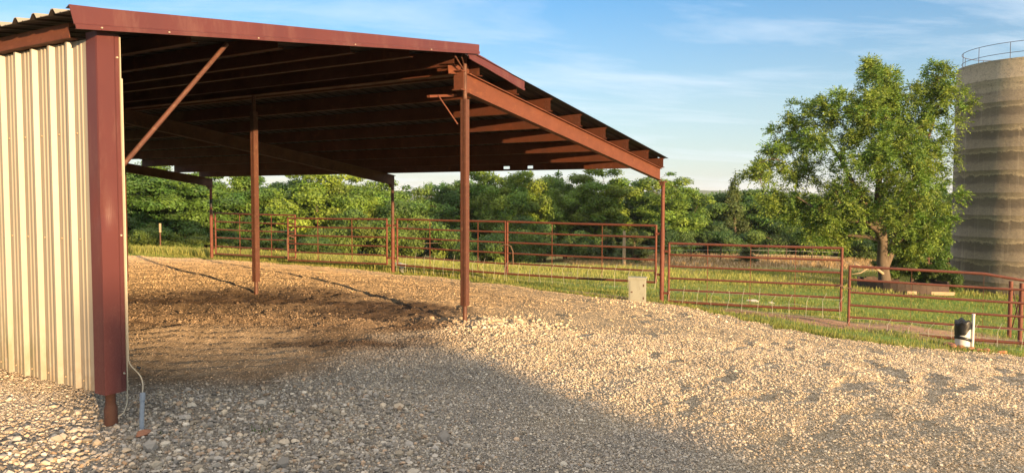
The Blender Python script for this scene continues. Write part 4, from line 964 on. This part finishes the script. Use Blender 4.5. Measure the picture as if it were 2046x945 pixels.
# ------------------------------------------------------------------ distant wooded hills
def hills():
    m, nt, b = nodes('wooded_hill'); f = noise(nt, .03, 5, .7); c = mixc(nt, ramp(nt, f, [(.35, 0), (.65, 1)]), (.035,.070,.022), (.075,.110,.032)); nt.links.new(c, b.inputs['Base Color']); b.inputs['Roughness'].default_value = 1
    bump(nt, b, noise(nt, .09, 4, .7), 1.0, 6)
    az = np.linspace(-1.0, 1.1, 360); rad = np.concatenate([np.linspace(750, 1250, 40), np.linspace(1260, 1800, 14)])
    A, R = np.meshgrid(az, rad, indexing='ij'); dx = FH[0]*np.cos(A)+RH[0]*np.sin(A); dy = FH[1]*np.cos(A)+RH[1]*np.sin(A); X = CAM[0]+dx*R; Y = CAM[1]+dy*R
    prof_ = 1-np.abs((R-1250)/520)**2; top_ = 9+9*fbm(A*5+3, A*0, 303, 3)+4*fbm(A*30, A*0, 307, 3)
    Z = -6+np.clip(prof_, -.2, 1)*(top_+4)+3.5*(fbm(X/22, Y/22, 311, 3)-.4)*sstep(0, .4, prof_)
    me = npmesh('hills', np.stack([X, Y, Z], -1).reshape(-1, 3), grid_faces(*X.shape), m, None, True)
    tag(link('hills', me), None, None, kind='structure')
hills()

# ------------------------------------------------------------------ the air over the valley
hm = bpy.data.materials.new('valley_air'); hm.use_nodes = True; hn = hm.node_tree; hn.nodes.remove(hn.nodes['Principled BSDF'])
pv = hn.nodes.new('ShaderNodeVolumePrincipled'); pv.inputs['Color'].default_value = (.80, .87, 1.0, 1); pv.inputs['Density'].default_value = .0002; pv.inputs['Anisotropy'].default_value = 0.0
hn.links.new(pv.outputs[0], hn.nodes['Material Output'].inputs['Volume'])
m = MB(); m.box((0, 0, 12), (7600, 7600, 62)); tag(m.build('haze', hm), None, None, kind='stuff')

# ------------------------------------------------------------------ light and sky
SUNS = 5.0
sun = bpy.data.lights.new('sun', 'SUN'); sun.energy = SUNS; sun.angle = math.radians(.5); sun.color = (1.0, .67, .34)
so = bpy.data.objects.new('sun', sun); COL.objects.link(so); so.rotation_mode = 'QUATERNION'; so.rotation_quaternion = SUN.to_track_quat('Z', 'Y'); so.location = (-20, -45, 20)
w = bpy.data.worlds.new('World'); scene.world = w; w.use_nodes = True; nt = w.node_tree; bg = nt.nodes['Background']
sky = nt.nodes.new('ShaderNodeTexSky'); sky.sky_type = 'NISHITA'; sky.sun_disc = False; sky.sun_elevation = EL; sky.sun_rotation = math.atan2(AZ[0], AZ[1]); sky.altitude = 200; sky.air_density = 1.0; sky.dust_density = .6; sky.ozone_density = 1.5
tc = nt.nodes.new('ShaderNodeTexCoord'); sx = nt.nodes.new('ShaderNodeSeparateXYZ'); nt.links.new(tc.outputs['Generated'], sx.inputs[0])
def wm(op, a, b_):
    n = nt.nodes.new('ShaderNodeMath'); n.operation = op
    for i, v in enumerate((a, b_)):
        if hasattr(v, 'is_output'): nt.links.new(v, n.inputs[i])
        else: n.inputs[i].default_value = v
    return n.outputs[0]
zc_ = wm('ADD', wm('MAXIMUM', sx.outputs[2], 0), .10)
cb = nt.nodes.new('ShaderNodeCombineXYZ'); 
xa = wm('DIVIDE', wm('ADD', wm('MULTIPLY', sx.outputs[0], .519), wm('MULTIPLY', sx.outputs[1], -.855)), zc_); xb = wm('DIVIDE', wm('ADD', wm('MULTIPLY', sx.outputs[0], .855), wm('MULTIPLY', sx.outputs[1], .519)), zc_)
nt.links.new(wm('ADD', wm('MULTIPLY', xa, .42), wm('MULTIPLY', xb, .10)), cb.inputs[0]); nt.links.new(wm('ADD', wm('MULTIPLY', xb, 1.25), wm('MULTIPLY', xa, -.28)), cb.inputs[1])
n1 = nt.nodes.new('ShaderNodeTexNoise'); n1.inputs['Scale'].default_value = 1.25; n1.inputs['Detail'].default_value = 7; n1.inputs['Roughness'].default_value = .6; n1.inputs['Distortion'].default_value = .5; nt.links.new(cb.outputs[0], n1.inputs['Vector'])
cl = ramp(nt, n1.outputs['Fac'], [(.47, 0), (.78, .75)])
hzn = ramp(nt, sx.outputs[2], [(0.0, 1), (.06, .72), (.16, .3), (.34, 0)])
low = ramp(nt, sx.outputs[2], [(0.0, (.42,.50,.70)), (.12, (.48,.59,.74)), (.27, (.24,.57,.86))])
skc = mixc(nt, 1.0, sky.outputs[0], low, 'MULTIPLY')
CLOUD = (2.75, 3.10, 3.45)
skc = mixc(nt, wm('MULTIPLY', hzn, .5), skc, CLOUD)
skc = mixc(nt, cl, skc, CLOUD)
# added fill: overhead sky out of view made bright and neutral to lift shade
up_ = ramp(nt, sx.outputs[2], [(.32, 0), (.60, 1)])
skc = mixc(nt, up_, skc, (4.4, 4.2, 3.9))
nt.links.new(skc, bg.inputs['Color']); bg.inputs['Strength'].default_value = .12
scene.view_settings.view_transform = 'Standard'; scene.view_settings.look = 'None'; scene.view_settings.exposure = 1.5; scene.view_settings.gamma = 1
scene.render.engine = 'CYCLES'; scene.cycles.use_denoising = True; scene.cycles.denoising_input_passes = 'RGB_ALBEDO_NORMAL'
scene.cycles.max_bounces = 6; scene.cycles.diffuse_bounces = 4; scene.cycles.transparent_max_bounces = 4; scene.cycles.caustics_reflective = False; scene.cycles.caustics_refractive = False
